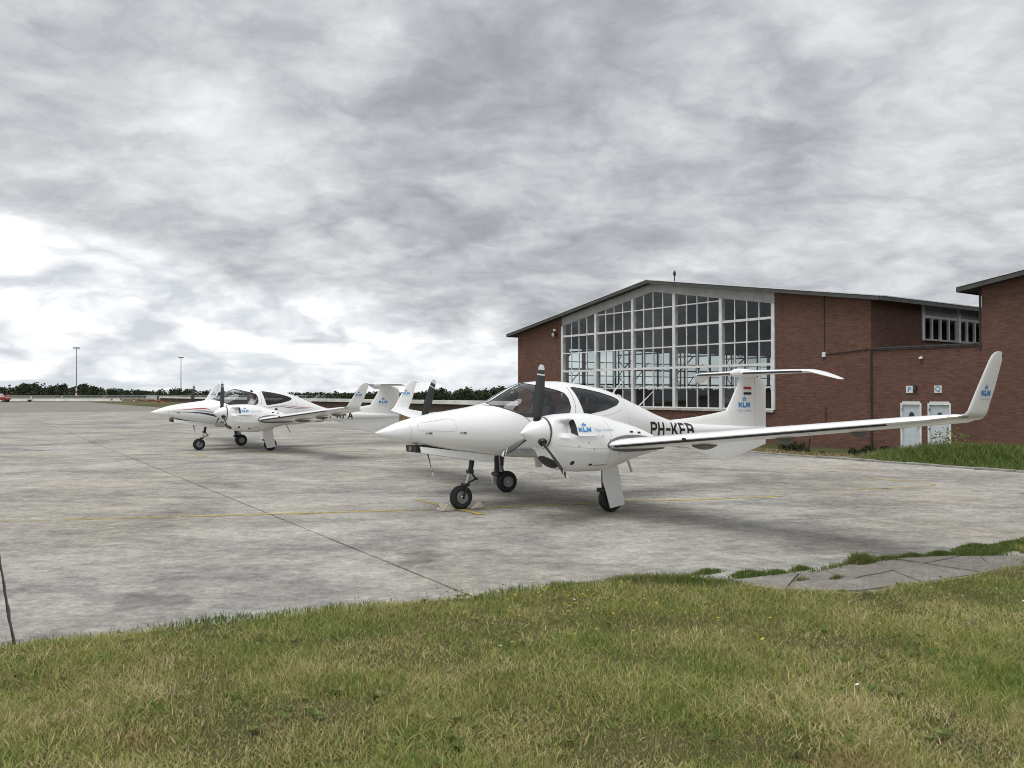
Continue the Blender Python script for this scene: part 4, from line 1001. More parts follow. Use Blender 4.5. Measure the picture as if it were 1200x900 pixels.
# ------------------------------------------------------------------ hangars
def brick_mat(name, axis):
    m, t, b = new_mat(name)
    p = t.node('ShaderNodeTexCoord').outputs['Object']; x, y, z = t.sep(p)
    v = t.comb(x if axis == 'x' else y, z, 0)
    br = t.node('ShaderNodeTexBrick'); t.put(br.inputs['Vector'], v)
    br.inputs['Scale'].default_value = 1; br.inputs['Brick Width'].default_value = .22; br.inputs['Row Height'].default_value = .062
    br.inputs['Mortar Size'].default_value = .008; br.inputs['Mortar Smooth'].default_value = .2; br.inputs['Bias'].default_value = -.1
    br.inputs['Color1'].default_value = (.228, .108, .080, 1); br.inputs['Color2'].default_value = (.128, .067, .054, 1); br.inputs['Mortar'].default_value = (.135, .105, .088, 1)
    n = t.noise(p, .45, 6, .6, .3); n2 = t.noise(p, 3.0, 6, .65)
    c = t.mix(t.m('MULTIPLY', t.smooth(n, .35, .68), .45), br.outputs['Color'], (.125, .075, .058), 'MIX')
    c = t.mix(t.m('MULTIPLY', t.smooth(n2, .58, .78), .22), c, (.27, .17, .135))
    run = t.noise(t.comb(t.m('MULTIPLY', x if axis == 'x' else y, 3.0), t.m('MULTIPLY', z, .22), 2.0), 1.0, 6, .62)
    c = t.mix(t.m('MULTIPLY', t.smooth(run, .54, .72), .38), c, (.085, .062, .052))
    t.put(b.inputs['Base Color'], c); b.inputs['Roughness'].default_value = .9; b.inputs['Specular IOR Level'].default_value = .2
    t.put(b.inputs['Normal'], t.bump(t.m('SUBTRACT', 1, br.outputs['Fac']), .7, .012))
    return m
M['brick_f'] = brick_mat('brick_front', 'x'); M['brick_s'] = brick_mat('brick_side', 'y')
M['frame'] = plain('white_window_paint', (.78, .79, .79), .55, var=.12, scale=3)
M['frame_old'] = plain('weathered_sill', (.50, .48, .44), .7, var=.25, scale=4)
M['beam'] = plain('grey_board', (.42, .43, .43), .65, var=.15, scale=2)
M['fascia'] = plain('dark_fascia', (.075, .078, .078), .6, var=.25, scale=2)
M['roofing'] = plain('roof_felt', (.055, .056, .058), .85, var=.3, scale=1.5)
M['flashing'] = plain('roof_edge_trim', (.80, .80, .80), .5, metal=.0, var=.15)
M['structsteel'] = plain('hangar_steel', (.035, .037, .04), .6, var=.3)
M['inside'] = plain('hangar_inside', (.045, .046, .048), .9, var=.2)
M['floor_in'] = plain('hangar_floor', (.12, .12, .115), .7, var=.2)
M['door'] = plain('pale_blue_door', (.60, .66, .71), .5, var=.08)
M['sign'] = plain('sign_white', (.78, .79, .8), .5); M['sign_blue'] = plain('sign_letter', (.16, .27, .45), .5)
M['pipe'] = plain('dark_downpipe', (.035, .032, .03), .6, var=.2)
M['lampgrey'] = plain('lamp_housing', (.04, .042, .045), .5)
M['pane_dusty'] = glass_mat('dusty_window_glass', (.66, .69, .68), .95, .05); M['pane_green'] = glass_mat('greenish_window_glass', (.74, .83, .80), 1.2)
BASE = -.62; HW = 11.965; DEPTH = 30.0
ANG = math.atan2(-.82116, .5707)          # local x along the facade, local y into the building
OB = (7/960*51.65, 51.65)
ROOF0, SLOPE = 5.45, .161
def zroof(s): return ROOF0+SLOPE*(s if s <= HW else 2*HW-s)     # underside of the roof slab at the facade
def zglass(s): return 4.90+.171*min(s, 2*HW-s)
def to_world(s, d, z=0): return (OB[0]+.5707*s+.82116*d, OB[1]-.82116*s+.5707*d, z)
def roof_parts(root, w0, w1, y0, y1, apex, ov):
    """two pitched slabs with trimmed edges; w0..w1 the facade limits"""
    th = .12
    for a, b_ in ((w0-ov, apex), (apex, w1+ov)):
        za = ROOF0+SLOPE*(a-w0 if a < apex else w1-a); zb = ROOF0+SLOPE*(b_-w0 if b_ <= apex else w1-b_)
        mb = MB(); mb.prism([(a, y0, za), (b_, y0, zb), (b_, y0, zb+th), (a, y0, za+th)], (0, y1-y0, 0)); mb.build('roof_slope', M['roofing'], root)
        mb = MB(); mb.prism([(a, y0-.05, za-.03), (b_, y0-.05, zb-.03), (b_, y0-.05, zb+th+.01), (a, y0-.05, za+th+.01)], (0, .047, 0)); mb.build('gable_fascia', M['fascia'], root)
        mb = MB(); mb.prism([(a-.02, y0-.075, za+th+.013), (b_, y0-.075, zb+th+.013), (b_, y0-.075, zb+th+.05), (a-.02, y0-.075, za+th+.05)], (0, .16, 0)); mb.build('roof_edge_trim', M['flashing'], root)
        if a < apex:
            mb = MB(); mb.span((a-.05, y0, za-.03), (a-.003, y1, za+th+.01)); mb.build('eave_fascia', M['fascia'], root)
            mb = MB(); mb.span((a-.07, y0+.09, za+th+.013), (a+.06, y1, za+th+.045)); mb.build('roof_edge_trim', M['flashing'], root)
        else:
            mb = MB(); mb.span((b_+.003, y0, zb-.03), (b_+.05, y1, zb+th+.01)); mb.build('eave_fascia', M['fascia'], root)
            mb = MB(); mb.span((b_-.06, y0+.09, zb+th+.013), (b_+.07, y1, zb+th+.045)); mb.build('roof_edge_trim', M['flashing'], root)
hangar = empty('brick_hangar', (OB[0], OB[1], 0), ANG)
tag(hangar, 'brown brick aircraft hangar with a tall white-framed glazed gable', 'hangar')
W = 2*HW; T = .30
def poly_wall(root, name, pts, y0, y1, mat):
    mb = MB(); mb.prism([(p[0], y0, p[1]) for p in pts], (0, y1-y0, 0)); return mb.build(name, mat, root)
S = [4.55, 7.53, 10.49, 13.46, 16.43, 19.38]
SILL = 1.04
poly_wall(hangar, 'front_wall', [(0, BASE), (S[0], BASE), (S[0], zroof(S[0])), (0, zroof(0))], 0, T, M['brick_f'])
poly_wall(hangar, 'front_wall', [(S[5], BASE), (W, BASE), (W, zroof(W)), (S[5], zroof(S[5]))], 0, T, M['brick_f'])
poly_wall(hangar, 'plinth_wall', [(S[0]+.002, BASE), (S[5]-.002, BASE), (S[5]-.002, SILL-.12), (S[0]+.002, SILL-.12)], .005, T, M['brick_f'])
mb = MB(); mb.span((S[0], -.09, SILL-.115), (S[5], T, SILL-.01)); mb.build('window_sill', M['frame_old'], hangar)
# pale board under the roof, following both slopes
for a, b_ in ((S[0]-.05, HW), (HW, S[5]+.05)):
    mb = MB(); mb.prism([(a, -.03, zglass(a)), (b_, -.03, zglass(b_)), (b_, -.03, zroof(b_)-.004), (a, -.03, zroof(a)-.004)], (0, .15, 0)); mb.build('gable_board', M['beam'], hangar)
rows = [SILL, 2.03, 3.03, 4.07, 5.07, 6.08, 9.0]
for i in range(5):
    a, b_ = S[i], S[i+1]
    win = empty('window'); win.parent = hangar; win.location = (a, 0, 0)
    # heavy posts at both ends belong to the bay on their right
    mb = MB()
    for s_ in ((a,) if i < 4 else (a, b_-.02)):
        mb.prism([(s_-.085-a, -.07, SILL-.008), (s_+.085-a, -.07, SILL-.008), (s_+.085-a, -.07, zglass(s_+.085)-.002), (s_-.085-a, -.07, zglass(s_-.085)-.002)], (0, .22, 0))
    mb.build('window_post', M['frame'], win)
    n = 4; x0, x1 = a+.11, b_-.11; cw = (x1-x0)/n
    use = [r for r in rows if r < min(zglass(x0), zglass(x1))-.09]
    for j in range(1, n):
        xx = x0+cw*j; zt = zglass(xx)-.002
        mb = MB(); mb.span((xx-.024-a, -.012, SILL-.006), (xx+.024-a, .05, zt)); mb.build('glazing_bar', M['frame'], win)
    for k, r in enumerate(use[1:]):
        hb = .055 if abs(r-5.07) < .1 or abs(r-3.03) < .1 else .03
        mb = MB(); mb.span((a+.086-a, -.016 if hb < .05 else -.035, r-hb), (b_-.086-a, .054, r+hb)); mb.build('transom', M['frame'], win)
    mb = MB(); mb.span((a+.088-a, -.014, SILL-.007), (b_-.088-a, .052, SILL+.05)); mb.build('transom', M['frame'], win)
    for j in range(n):
        xa, xb = x0+cw*j+.02, x0+cw*(j+1)-.02
        for k, r in enumerate(use):
            zt = use[k+1] if k+1 < len(use) else None
            za, zb = (zt, zt) if zt else (zglass(xa), zglass(xb))
            tilt = random.uniform(-.012, .012); tz = random.uniform(-.014, .014)
            mb = MB()
            apx = HW if xa < HW < xb and not zt else None
            fr = [(xa-a, .018, r+.02), (xb-a, .018+tilt, r+.02), (xb-a, .018+tilt+tz, zb)] + ([(apx-a, .018+tz, zglass(HW))] if apx else []) + [(xa-a, .018+tz, za)]
            mb.add(fr, [tuple(range(len(fr)))]); mb.build('pane', M[random.choice(('pane', 'pane', 'pane_dusty', 'pane_green'))], win, fix=False)
# side walls: right one solid to 3.8 m then a clerestory, left one glazed lower down
def sidewall(root, x_in, x_out, zlo, ztop, start, posts, zhead=4.98, dark=False):
    FM = M['structsteel'] if dark else M['frame']  # dark variant: backlit look of the frames put into their colour
    lo, hi = min(x_in, x_out), max(x_in, x_out)
    mb = MB(); mb.span((lo, T+.002, BASE), (hi, start, ztop)); mb.build('side_wall', M['brick_s'], root)
    mb = MB(); mb.span((lo, start+.002, BASE), (hi, DEPTH, zlo-.08)); mb.build('side_wall', M['brick_s'], root)
    mb = MB(); mb.span((lo+.02, start+.002, zhead+.05), (hi-.02, DEPTH, ztop-.002)); mb.build('clerestory_board', M['beam'], root)
    out = 1 if x_out > x_in else -1; xf = x_out
    y = start; step = posts
    while y < DEPTH-.5:
        y2 = min(y+step, DEPTH)
        win = empty('window'); win.parent = root; win.location = (0, y, 0)
        mb = MB(); mb.span((xf-out*.14, -.09, zlo-.078), (xf+out*.05, .09, ztop-.004)); mb.build('window_post', FM, win)
        mb = MB(); mb.span((xf-out*.13, .092, zlo-.077), (xf+out*.07, step-.092, zlo)); mb.build('window_sill', M['frame_old'], win)
        mb = MB(); mb.span((xf-out*.12, .092, zhead-.06), (xf+out*.01, step-.092, zhead+.047)); mb.build('window_head', FM, win)
        nb = 2 if dark else 4; cw = (step-.18)/nb
        for j in range(1, nb): 
            mb = MB(); mb.span((xf-out*.11, .09+cw*j-.045, zlo+.002), (xf-out*.01, .09+cw*j+.045, zhead-.062)); mb.build('glazing_bar', FM, win)
        zr = [zlo, zhead] if zhead-zlo < 1.5 else list(np.linspace(zlo, zhead, 4))
        for r in zr[1:-1]:
            mb = MB(); mb.span((xf-out*.10, .092, r-.03), (xf-out*.02, step-.092, r+.03)); mb.build('transom', FM, win)
        for j in range(nb):
            for k in range(len(zr)-1):
                mb = MB(); xa = xf-out*.06; mb.add([(xa, .09+cw*j+.03, zr[k]), (xa, .09+cw*(j+1)-.03, zr[k]), (xa, .09+cw*(j+1)-.03, zr[k+1]-.05), (xa, .09+cw*j+.03, zr[k+1]-.05)], [(0, 1, 2, 3)]); mb.build('pane', M['pane'], win, fix=False)
        y += step
sidewall(hangar, W-T, W, 4.04, zroof(W), 3.8, 2.95)
sidewall(hangar, T, 0, 2.02, zroof(0), 2.6, 2.74, zhead=4.75, dark=True)
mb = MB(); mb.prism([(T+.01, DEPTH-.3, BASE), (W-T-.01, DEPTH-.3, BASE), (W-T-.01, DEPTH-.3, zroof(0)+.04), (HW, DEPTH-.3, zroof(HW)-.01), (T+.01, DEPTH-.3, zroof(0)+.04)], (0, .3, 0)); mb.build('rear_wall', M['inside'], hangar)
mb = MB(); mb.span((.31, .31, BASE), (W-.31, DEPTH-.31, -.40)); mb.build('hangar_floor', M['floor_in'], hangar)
roof_parts(hangar, 0, W, -.42, DEPTH+.3, HW, .62)
# inside: lattice columns, roof trusses, purlins, bracing
def lattice(root, name, x, y, z0, z1, wd, ax):
    mb = MB(); h = .035
    for sg in (-1, 1):
        c = (x+sg*wd/2 if ax == 'x' else x, y+sg*wd/2 if ax == 'y' else y)
        mb.span((c[0]-h, c[1]-h, z0), (c[0]+h, c[1]+h, z1))
    k = 0; z = z0
    while z < z1-.1:
        zn = min(z+.55, z1); s0 = -1 if k % 2 == 0 else 1
        p0 = (x+(s0*wd/2 if ax == 'x' else 0), y+(s0*wd/2 if ax == 'y' else 0), z); p1 = (x-(s0*wd/2 if ax == 'x' else 0), y-(s0*wd/2 if ax == 'y' else 0), zn)
        mb.cyl(p0, p1, .028, .028, 6); z = zn; k += 1
    return mb.build(name, M['structsteel'], root)
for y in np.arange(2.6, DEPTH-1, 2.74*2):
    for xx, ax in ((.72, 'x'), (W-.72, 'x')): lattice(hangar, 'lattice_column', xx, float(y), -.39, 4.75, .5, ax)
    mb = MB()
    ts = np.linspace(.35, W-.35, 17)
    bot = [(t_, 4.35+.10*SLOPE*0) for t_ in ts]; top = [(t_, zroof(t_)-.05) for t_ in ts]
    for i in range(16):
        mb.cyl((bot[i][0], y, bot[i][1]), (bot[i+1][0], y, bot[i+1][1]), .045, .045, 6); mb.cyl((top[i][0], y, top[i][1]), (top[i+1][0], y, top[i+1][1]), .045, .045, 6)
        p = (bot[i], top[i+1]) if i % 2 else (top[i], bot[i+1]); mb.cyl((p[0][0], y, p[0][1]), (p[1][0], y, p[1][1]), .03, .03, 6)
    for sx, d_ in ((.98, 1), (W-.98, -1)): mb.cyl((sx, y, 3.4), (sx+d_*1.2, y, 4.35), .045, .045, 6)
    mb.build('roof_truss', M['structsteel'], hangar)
for s_ in np.linspace(1.5, W-1.5, 9):
    mb = MB(); zz_ = zroof(s_)-.13; mb.span((s_-.05, .4, zz_-.08), (s_+.05, DEPTH-.4, zz_)); mb.build('purlin', M['structsteel'], hangar)
for zz_ in (2.35, 3.35):
    mb = MB(); mb.span((.50, 2.6, zz_-.05), (.58, DEPTH-1, zz_+.05)); mb.build('wall_rail', M['structsteel'], hangar)
for y in (2.6, 8.1, 13.6):
    mb = MB(); mb.cyl((.55, y, 1.2), (.55, y+2.7, 3.9), .03, .03, 6); mb.build('wind_brace', M['structsteel'], hangar)
# clutter standing in the hall
M['crate'] = plain('grey_cabinet', (.10, .11, .12), .6, var=.2)
for cx, cy, hx, hz_ in ((6.0, 3.2, 1.2, 1.5), (9.2, 5.0, 1.8, 1.1), (13.0, 4.2, .9, 1.9), (16.5, 5.5, 2.2, 1.3)):
    mb = MB(); mb.span((cx, cy, -.398), (cx+hx, cy+.8, -.398+hz_)); mb.build('storage_cabinet', M['crate'], hangar, None, .02)
# facade fittings
mb = MB(); mb.lathe((3.95, -.16, 5.25), (0, -1, -.5), [(-.10, .05), (-.05, .13), (.08, .14), (.10, .11)], 14); mb.span((3.91, -.16, 5.22), (3.99, .001, 5.28)); fl_ = mb.build('flood_lamp', M['lampgrey'], hangar, 40)
mb = MB(); mb.lathe((3.95, -.205, 5.225), (0, -1, -.5), [(0, .11), (.085, .10)], 14); mb.build('lamp_glass', M['sign'], fl_)
mb = MB(); mb.lathe((3.95, -.14, 5.42), (0, 0, 1), [(0, .09), (.10, .09), (.14, .05)], 14); mb.build('flood_lamp', M['sign'], hangar, 40)
mb = MB(); mb.cyl((HW+.35, 1.2, zroof(HW)+.1), (HW+.35, 1.2, zroof(HW)+.72), .03, .02, 8); mb.lathe((HW+.35, 1.2, zroof(HW)+.42), (0, 0, 1), [(0, .03), (.08, .07), (.2, .07), (.30, .02)], 12); mb.build('roof_beacon', M['lampgrey'], hangar, 40)
sj = 21.88
mb = MB(); mb.span((sj-.07, -.09, 3.25), (sj+.07, -.001, 3.45)); mb.build('junction_box', M['sign'], hangar)
mb = MB(); mb.cyl((sj, -.02, 3.45), (sj, -.02, zroof(sj)-.03), .014, .014, 8); mb.build('conduit', M['pipe'], hangar); mb = MB(); mb.cyl((sj+.05, -.02, 1.2), (sj+.05, -.02, .3), .02, .02, 8); mb.build('conduit', M['pipe'], hangar)
mb = MB(); mb.tube([(sj+.07, -.03, 3.36), (sj+.9, -.03, 3.40), (W-.05, -.03, 3.50)], .016, 6)
for q in np.linspace(sj+.3, W-.2, 6): mb.span((q-.03, -.045, 3.37+.055*(q-sj)-.03), (q+.03, -.002, 3.37+.055*(q-sj)+.02))
mb.build('cable_run', M['pipe'], hangar)
mb = MB(); mb.cyl((W+.03, -.05, BASE), (W+.03, -.05, 3.45), .032, .032, 12)
for z_ in (.4, 1.6, 2.8): mb.lathe((W+.03, -.05, z_), (0, 0, 1), [(0, .042), (.05, .042)], 12)
mb.build('downpipe', M['pipe'], hangar, 40)
# ---- low annexe between the hangars
AX = 4.16
annex = empty('brick_annexe', to_world(W, 0), ANG)
tag(annex, 'low flat-roofed brick annexe with two pale blue doors between the hangars', 'building')
AT = 3.42
dz = 1.40; DO = [(1.19, 2.0, 'P'), (2.23, 3.08, 'Q')]
for a, b_ in ((.003, DO[0][0]), (DO[0][1], DO[1][0]), (DO[1][1], AX-.003)):
    mb = MB(); mb.span((a, .006, BASE), (b_, T, AT)); mb.build('front_wall', M['brick_f'], annex)
for a, b_, ch in DO:
    mb = MB(); mb.span((a+.001, .006, dz+.06), (b_-.001, T, AT-.001)); mb.build('front_wall', M['brick_f'], annex)
    dr = empty('door'); dr.parent = annex; dr.location = (a, .05, BASE+.02)
    wd, hh = b_-a, dz-BASE-.02
    mb = MB(); mb.span((.07, 0, .02), (wd-.07, .05, hh-.08)); mb.build('door_leaf', M['door'], dr, None, .004)
    mb = MB()
    mb.span((.002, -.07, 0), (.065, .06, hh)); mb.span((wd-.065, -.07, 0), (wd-.002, .06, hh)); mb.span((.066, -.069, hh-.07), (wd-.066, .06, hh+.055)); mb.build('door_frame', M['frame'], dr)
    mb = MB(); mb.span((wd*.5-.10, -.012, hh-.58), (wd*.5+.10, -.002, hh-.42)); mb.lathe((wd*.5, -.006, hh-.42), (0, -1, 0), [(0, .08), (.01, .08)], 16); mb.build('door_notice', M['lampgrey'], dr)
    mb = MB(); mb.cyl((wd-.14, -.05, 1.0), (wd-.14, -.05, 1.14), .012, .012, 8); mb.span((wd-.15, -.05, 1.06), (wd-.13, .0, 1.08)); mb.build('door_handle', M['steel'], dr)
    for hz in (.3, 1.0, 1.7):
        mb = MB(); mb.span((.055, -.085, hz), (.085, -.07, hz+.1)); mb.build('hinge', M['lampgrey'], dr)
mb = MB(); mb.span((-.0, -.05, AT+.002), (AX-.01, 8, AT+.11)); mb.build('roof_coping', M['fascia'], annex)
mb = MB(); mb.span((.01, .31, AT-.2), (AX-.01, 7.9, AT-.01)); mb.build('flat_roof', M['roofing'], annex)
mb = MB(); mb.tube([(.02, -.075, AT+.06), (AX*.5, -.075, AT+.07), (AX-.05, -.075, AT+.06)], .014, 6)
for q in np.linspace(.2, AX-.2, 9): mb.span((q-.02, -.095, AT+.03), (q+.02, -.051, AT+.09))
mb.build('cable_run', M['pipe'], annex)
mb = MB(); mb.lathe((2.02, -.08, 3.08), (0, 0, -1), [(-.03, .03), (0, .07), (.05, .075), (.06, .05)], 12); mb.span((2.0, -.08, 3.09), (2.04, .007, 3.12)); mb.build('wall_lamp', M['frame'], annex, 40)
for (sx, ch, lab) in ((1.55, 'P', 'white square letter sign reading P above the left blue door'), (2.62, 'Q', 'white square letter sign reading Q above the right blue door')):
    sg = empty('letter_sign', to_world(W+sx, -.001, 1.90), ANG); tag(sg, lab, 'sign', 'letter signs above the doors')
    mb = MB(); mb.span((-.135, -.022, -.135), (.135, 0, .135)); mb.build('sign_plate', M['sign'], sg, None, .004)
    v2, f2 = text_mesh(ch, .26, .006); cz = (v2[:, 1].min()+v2[:, 1].max())/2
    mb = MB(); mb.add([(v[0], -.025, v[1]-cz) for v in v2], f2); mb.build('sign_letter', M['sign_blue'], sg, fix=False)
mb = MB(); mb.span((-.06, -.10, -.10), (.06, 0, .10)); lb = mb.build('entry_lamp_box', M['lampgrey'], None, None, .01); lb.location = to_world(W+1.78, -.002, 1.95); lb.rotation_euler = (0, 0, ANG)
tag(lb, 'small black box on the brick wall beside the P sign', 'wall box')
# ---- second hangar on the right
h2 = empty('brick_hangar', to_world(W+AX, 0), ANG)
tag(h2, 'second brick hangar cut off by the right edge of the photo', 'hangar')
poly_wall(h2, 'front_wall', [(0, BASE), (HW, BASE), (HW, zroof(HW)), (0, zroof(0))], -.02, T, M['brick_f'])
poly_wall(h2, 'front_wall', [(HW+.001, BASE), (W, BASE), (W, zroof(W)), (HW+.001, zroof(HW))], -.02, T, M['brick_f'])
mb = MB(); mb.span((0, T+.002, BASE), (T, DEPTH, zroof(0))); mb.build('side_wall', M['brick_s'], h2)
roof_parts(h2, 0, W, -.42, DEPTH, HW, .62)
mb = MB(); mb.cyl((-.05, -.02, 3.3), (-.05, -.02, zroof(0)-.1), .035, .035, 10); mb.build('downpipe', M['pipe'], h2, 40)

# ------------------------------------------------------------------ verge in front of the buildings
def along(s, c): return (N2.x*c+D2.x*s, N2.y*c+D2.y*s)
nn = 52000
c = EDGE+rng.random(nn)*8.5; s = rng.uniform(-13.6, -4.0, nn)       # s along the facade, towards the right
x, y = N2.x*c+D2.x*s, N2.y*c+D2.y*s
u = 600+960*x/y
den = np.clip((s+13.8+.25*(c-EDGE)-.8)/.8, 0, 1)
lump = vnoise(x, y, .55, 41); e = c-EDGE
hgt = (.12+.34*lump*sstep(.1, 2.0, e))*(.55+.45*rng.random(nn))*(.45+.55*np.clip((s+13.3)/3, 0, 1))
k = (rng.random(nn) < den*(.45+.8*lump)) & (e > .05+.3*vnoise(x, y, 1.3, 42)) 
tag(blades('tall_grass', x[k], y[k], ground_z(x[k], y[k])+.02, hgt[k]*1.15, .014+.012*rng.random(k.sum()), M['lush'], 1.1), 'tall green grass bank in front of the two blue doors', 'grass', kind='stuff')
nn = 9000; c = EDGE+.1+rng.random(nn)*3.2; s = rng.uniform(-24, -12.6, nn); x, y = N2.x*c+D2.x*s, N2.y*c+D2.y*s
k = rng.random(nn) < .25+.8*vnoise(x, y, 1.1, 51)
tag(blades('dry_grass', x[k], y[k], ground_z(x[k], y[k])+.01, .04+.10*rng.random(k.sum()), .012+.01*rng.random(k.sum()), M['dry'], 1.4), 'straw coloured dry grass strip along the apron below the wing', 'grass', kind='stuff')
def bush(name, label, cx, cy, rx, ry, rz_, n, mat, group=None, leaf=.045):
    z0 = float(ground_z(np.array([cx]), np.array([cy]))[0])
    t = empty(name, (cx, cy, z0)); tag(t, label, 'bush', group)
    nb = 14; bc = np.stack([rng.normal(0, rx*.45, nb), rng.normal(0, ry*.45, nb), rz_*(.25+.55*rng.random(nb))], -1); br = .30*rz_+.25*rz_*rng.random(nb)
    i = rng.integers(0, nb, n); d = rng.normal(0, 1, (n, 3)); d /= np.linalg.norm(d, axis=1)[:, None]
    p = bc[i]+d*(br[i]*(.45+.6*rng.random(n)))[:, None]; p[:, 2] = np.abs(p[:, 2])
    q = rng.normal(0, 1, (n, 3)); q /= np.linalg.norm(q, axis=1)[:, None]; r = np.cross(q, rng.normal(0, 1, (n, 3))); r /= np.linalg.norm(r, axis=1)[:, None]
    L_ = leaf*(.6+.8*rng.random(n))[:, None]
    V = np.stack([p-q*L_, p+r*L_*.45, p+q*L_, p-r*L_*.45], 1).reshape(-1, 3)
    np_mesh('foliage', V, np.arange(len(V)).reshape(-1, 4), mat, t)
    mb = MB()
    for j in range(7): mb.cyl((random.uniform(-.1, .1), random.uniform(-.1, .1), 0), tuple(bc[j]), .016, .006, 6)
    mb.build('stems', M['pipe'], t)
for (s_, c_, rx, rz_, n, lab) in ((-13.9, 22.8, .6, .36, 1900, 'dark low bush against the hangar wall nearest the blue doors'), (-15.9, 25.4, 1.5, .30, 2200, 'wide dark bush low along the hangar wall under the wing'), (-18.4, 25.0, .8, .40, 1500, 'dark bush at the wall beside the tail of the nearest aeroplane')):
    bush('wall_bush', lab, *along(s_, c_), rx, .5, rz_, n, M['bush'], 'bushes along the hangar wall')
bush('young_shrub', 'loose leafy shrub standing before the Q door', *along(-13.3, 25.9), .40, .35, 1.0, 420, M['lush'], None, .05)
# gravelly bare patch where the grass bank ends
mb = MB(); pp_ = [along(s_, c_) for s_, c_ in ((-12.9, 19.62), (-12.4, 19.7), (-12.2, 20.6), (-12.4, 22.2), (-13.4, 22.4), (-14.0, 21.0), (-13.8, 19.8))]
mb.add([(p[0], p[1], float(ground_z(np.array([p[0]]), np.array([p[1]]))[0])+.03) for p in pp_], [tuple(range(7))]); tag(mb.build('bare_earth_patch', M['asphalt']), kind='structure')
# low kerb along the apron edge
M['kerb'] = plain('kerb_stone', (.27, .26, .24), .9, var=.25, scale=3)
kerb = empty('kerb', along(-10, EDGE)+(0,)); kerb['kind'] = 'structure'
for i in range(38):
    s_ = -22+i*.84; mb = MB(); p = along(s_+.41, EDGE+.10)
    mb.box((p[0]-kerb.location.x, p[1]-kerb.location.y, .0+random.uniform(-.012, .008)), (.825, .12, .11), math.atan2(D2.y, D2.x), 0); mb.build('kerb_stone', M['kerb'], kerb, None, .012)

# ------------------------------------------------------------------ small things on the apron
M['chock'] = plain('chock_paint', (.50, .46, .37), .75, var=.25, scale=12)
def chock(front, label):
    nx, ny, ps_ = -1.9432, 11.654, .5803; Xc = 1.40+(-.25 if front else .25)
    o = empty('wheel_chock', (nx+Xc*math.cos(ps_), ny+Xc*math.sin(ps_), 0), ps_+PI); tag(o, label, 'wheel chock', 'wheel chocks at the nose wheel')
    f = -1 if front else 1
    prof = [(.13, .004), (-.14, .004), (-.115, .045), (-.06, .105), (-.035, .112), (.0, .085), (.05, .045), (.10, .024)]   # concave side faces the wheel
    mb = MB(); n = len(prof)
    mb.prism([(p[0]*f*.85, -.11, p[1]*.95) for p in prof], (0, .22, 0)); mb.build('chock_body', M['chock'], o, None, .006)
    mb = MB(); mb.tube([(-.12*f, -.03, .06), (-.14*f, -.02, .075), (-.14*f, .02, .075), (-.12*f, .03, .06)], .007, 6); mb.build('rope_loop', M['kerb'], o)
chock(True, 'beige wheel chock in front of the nose wheel'); chock(False, 'beige wheel chock behind the nose wheel')

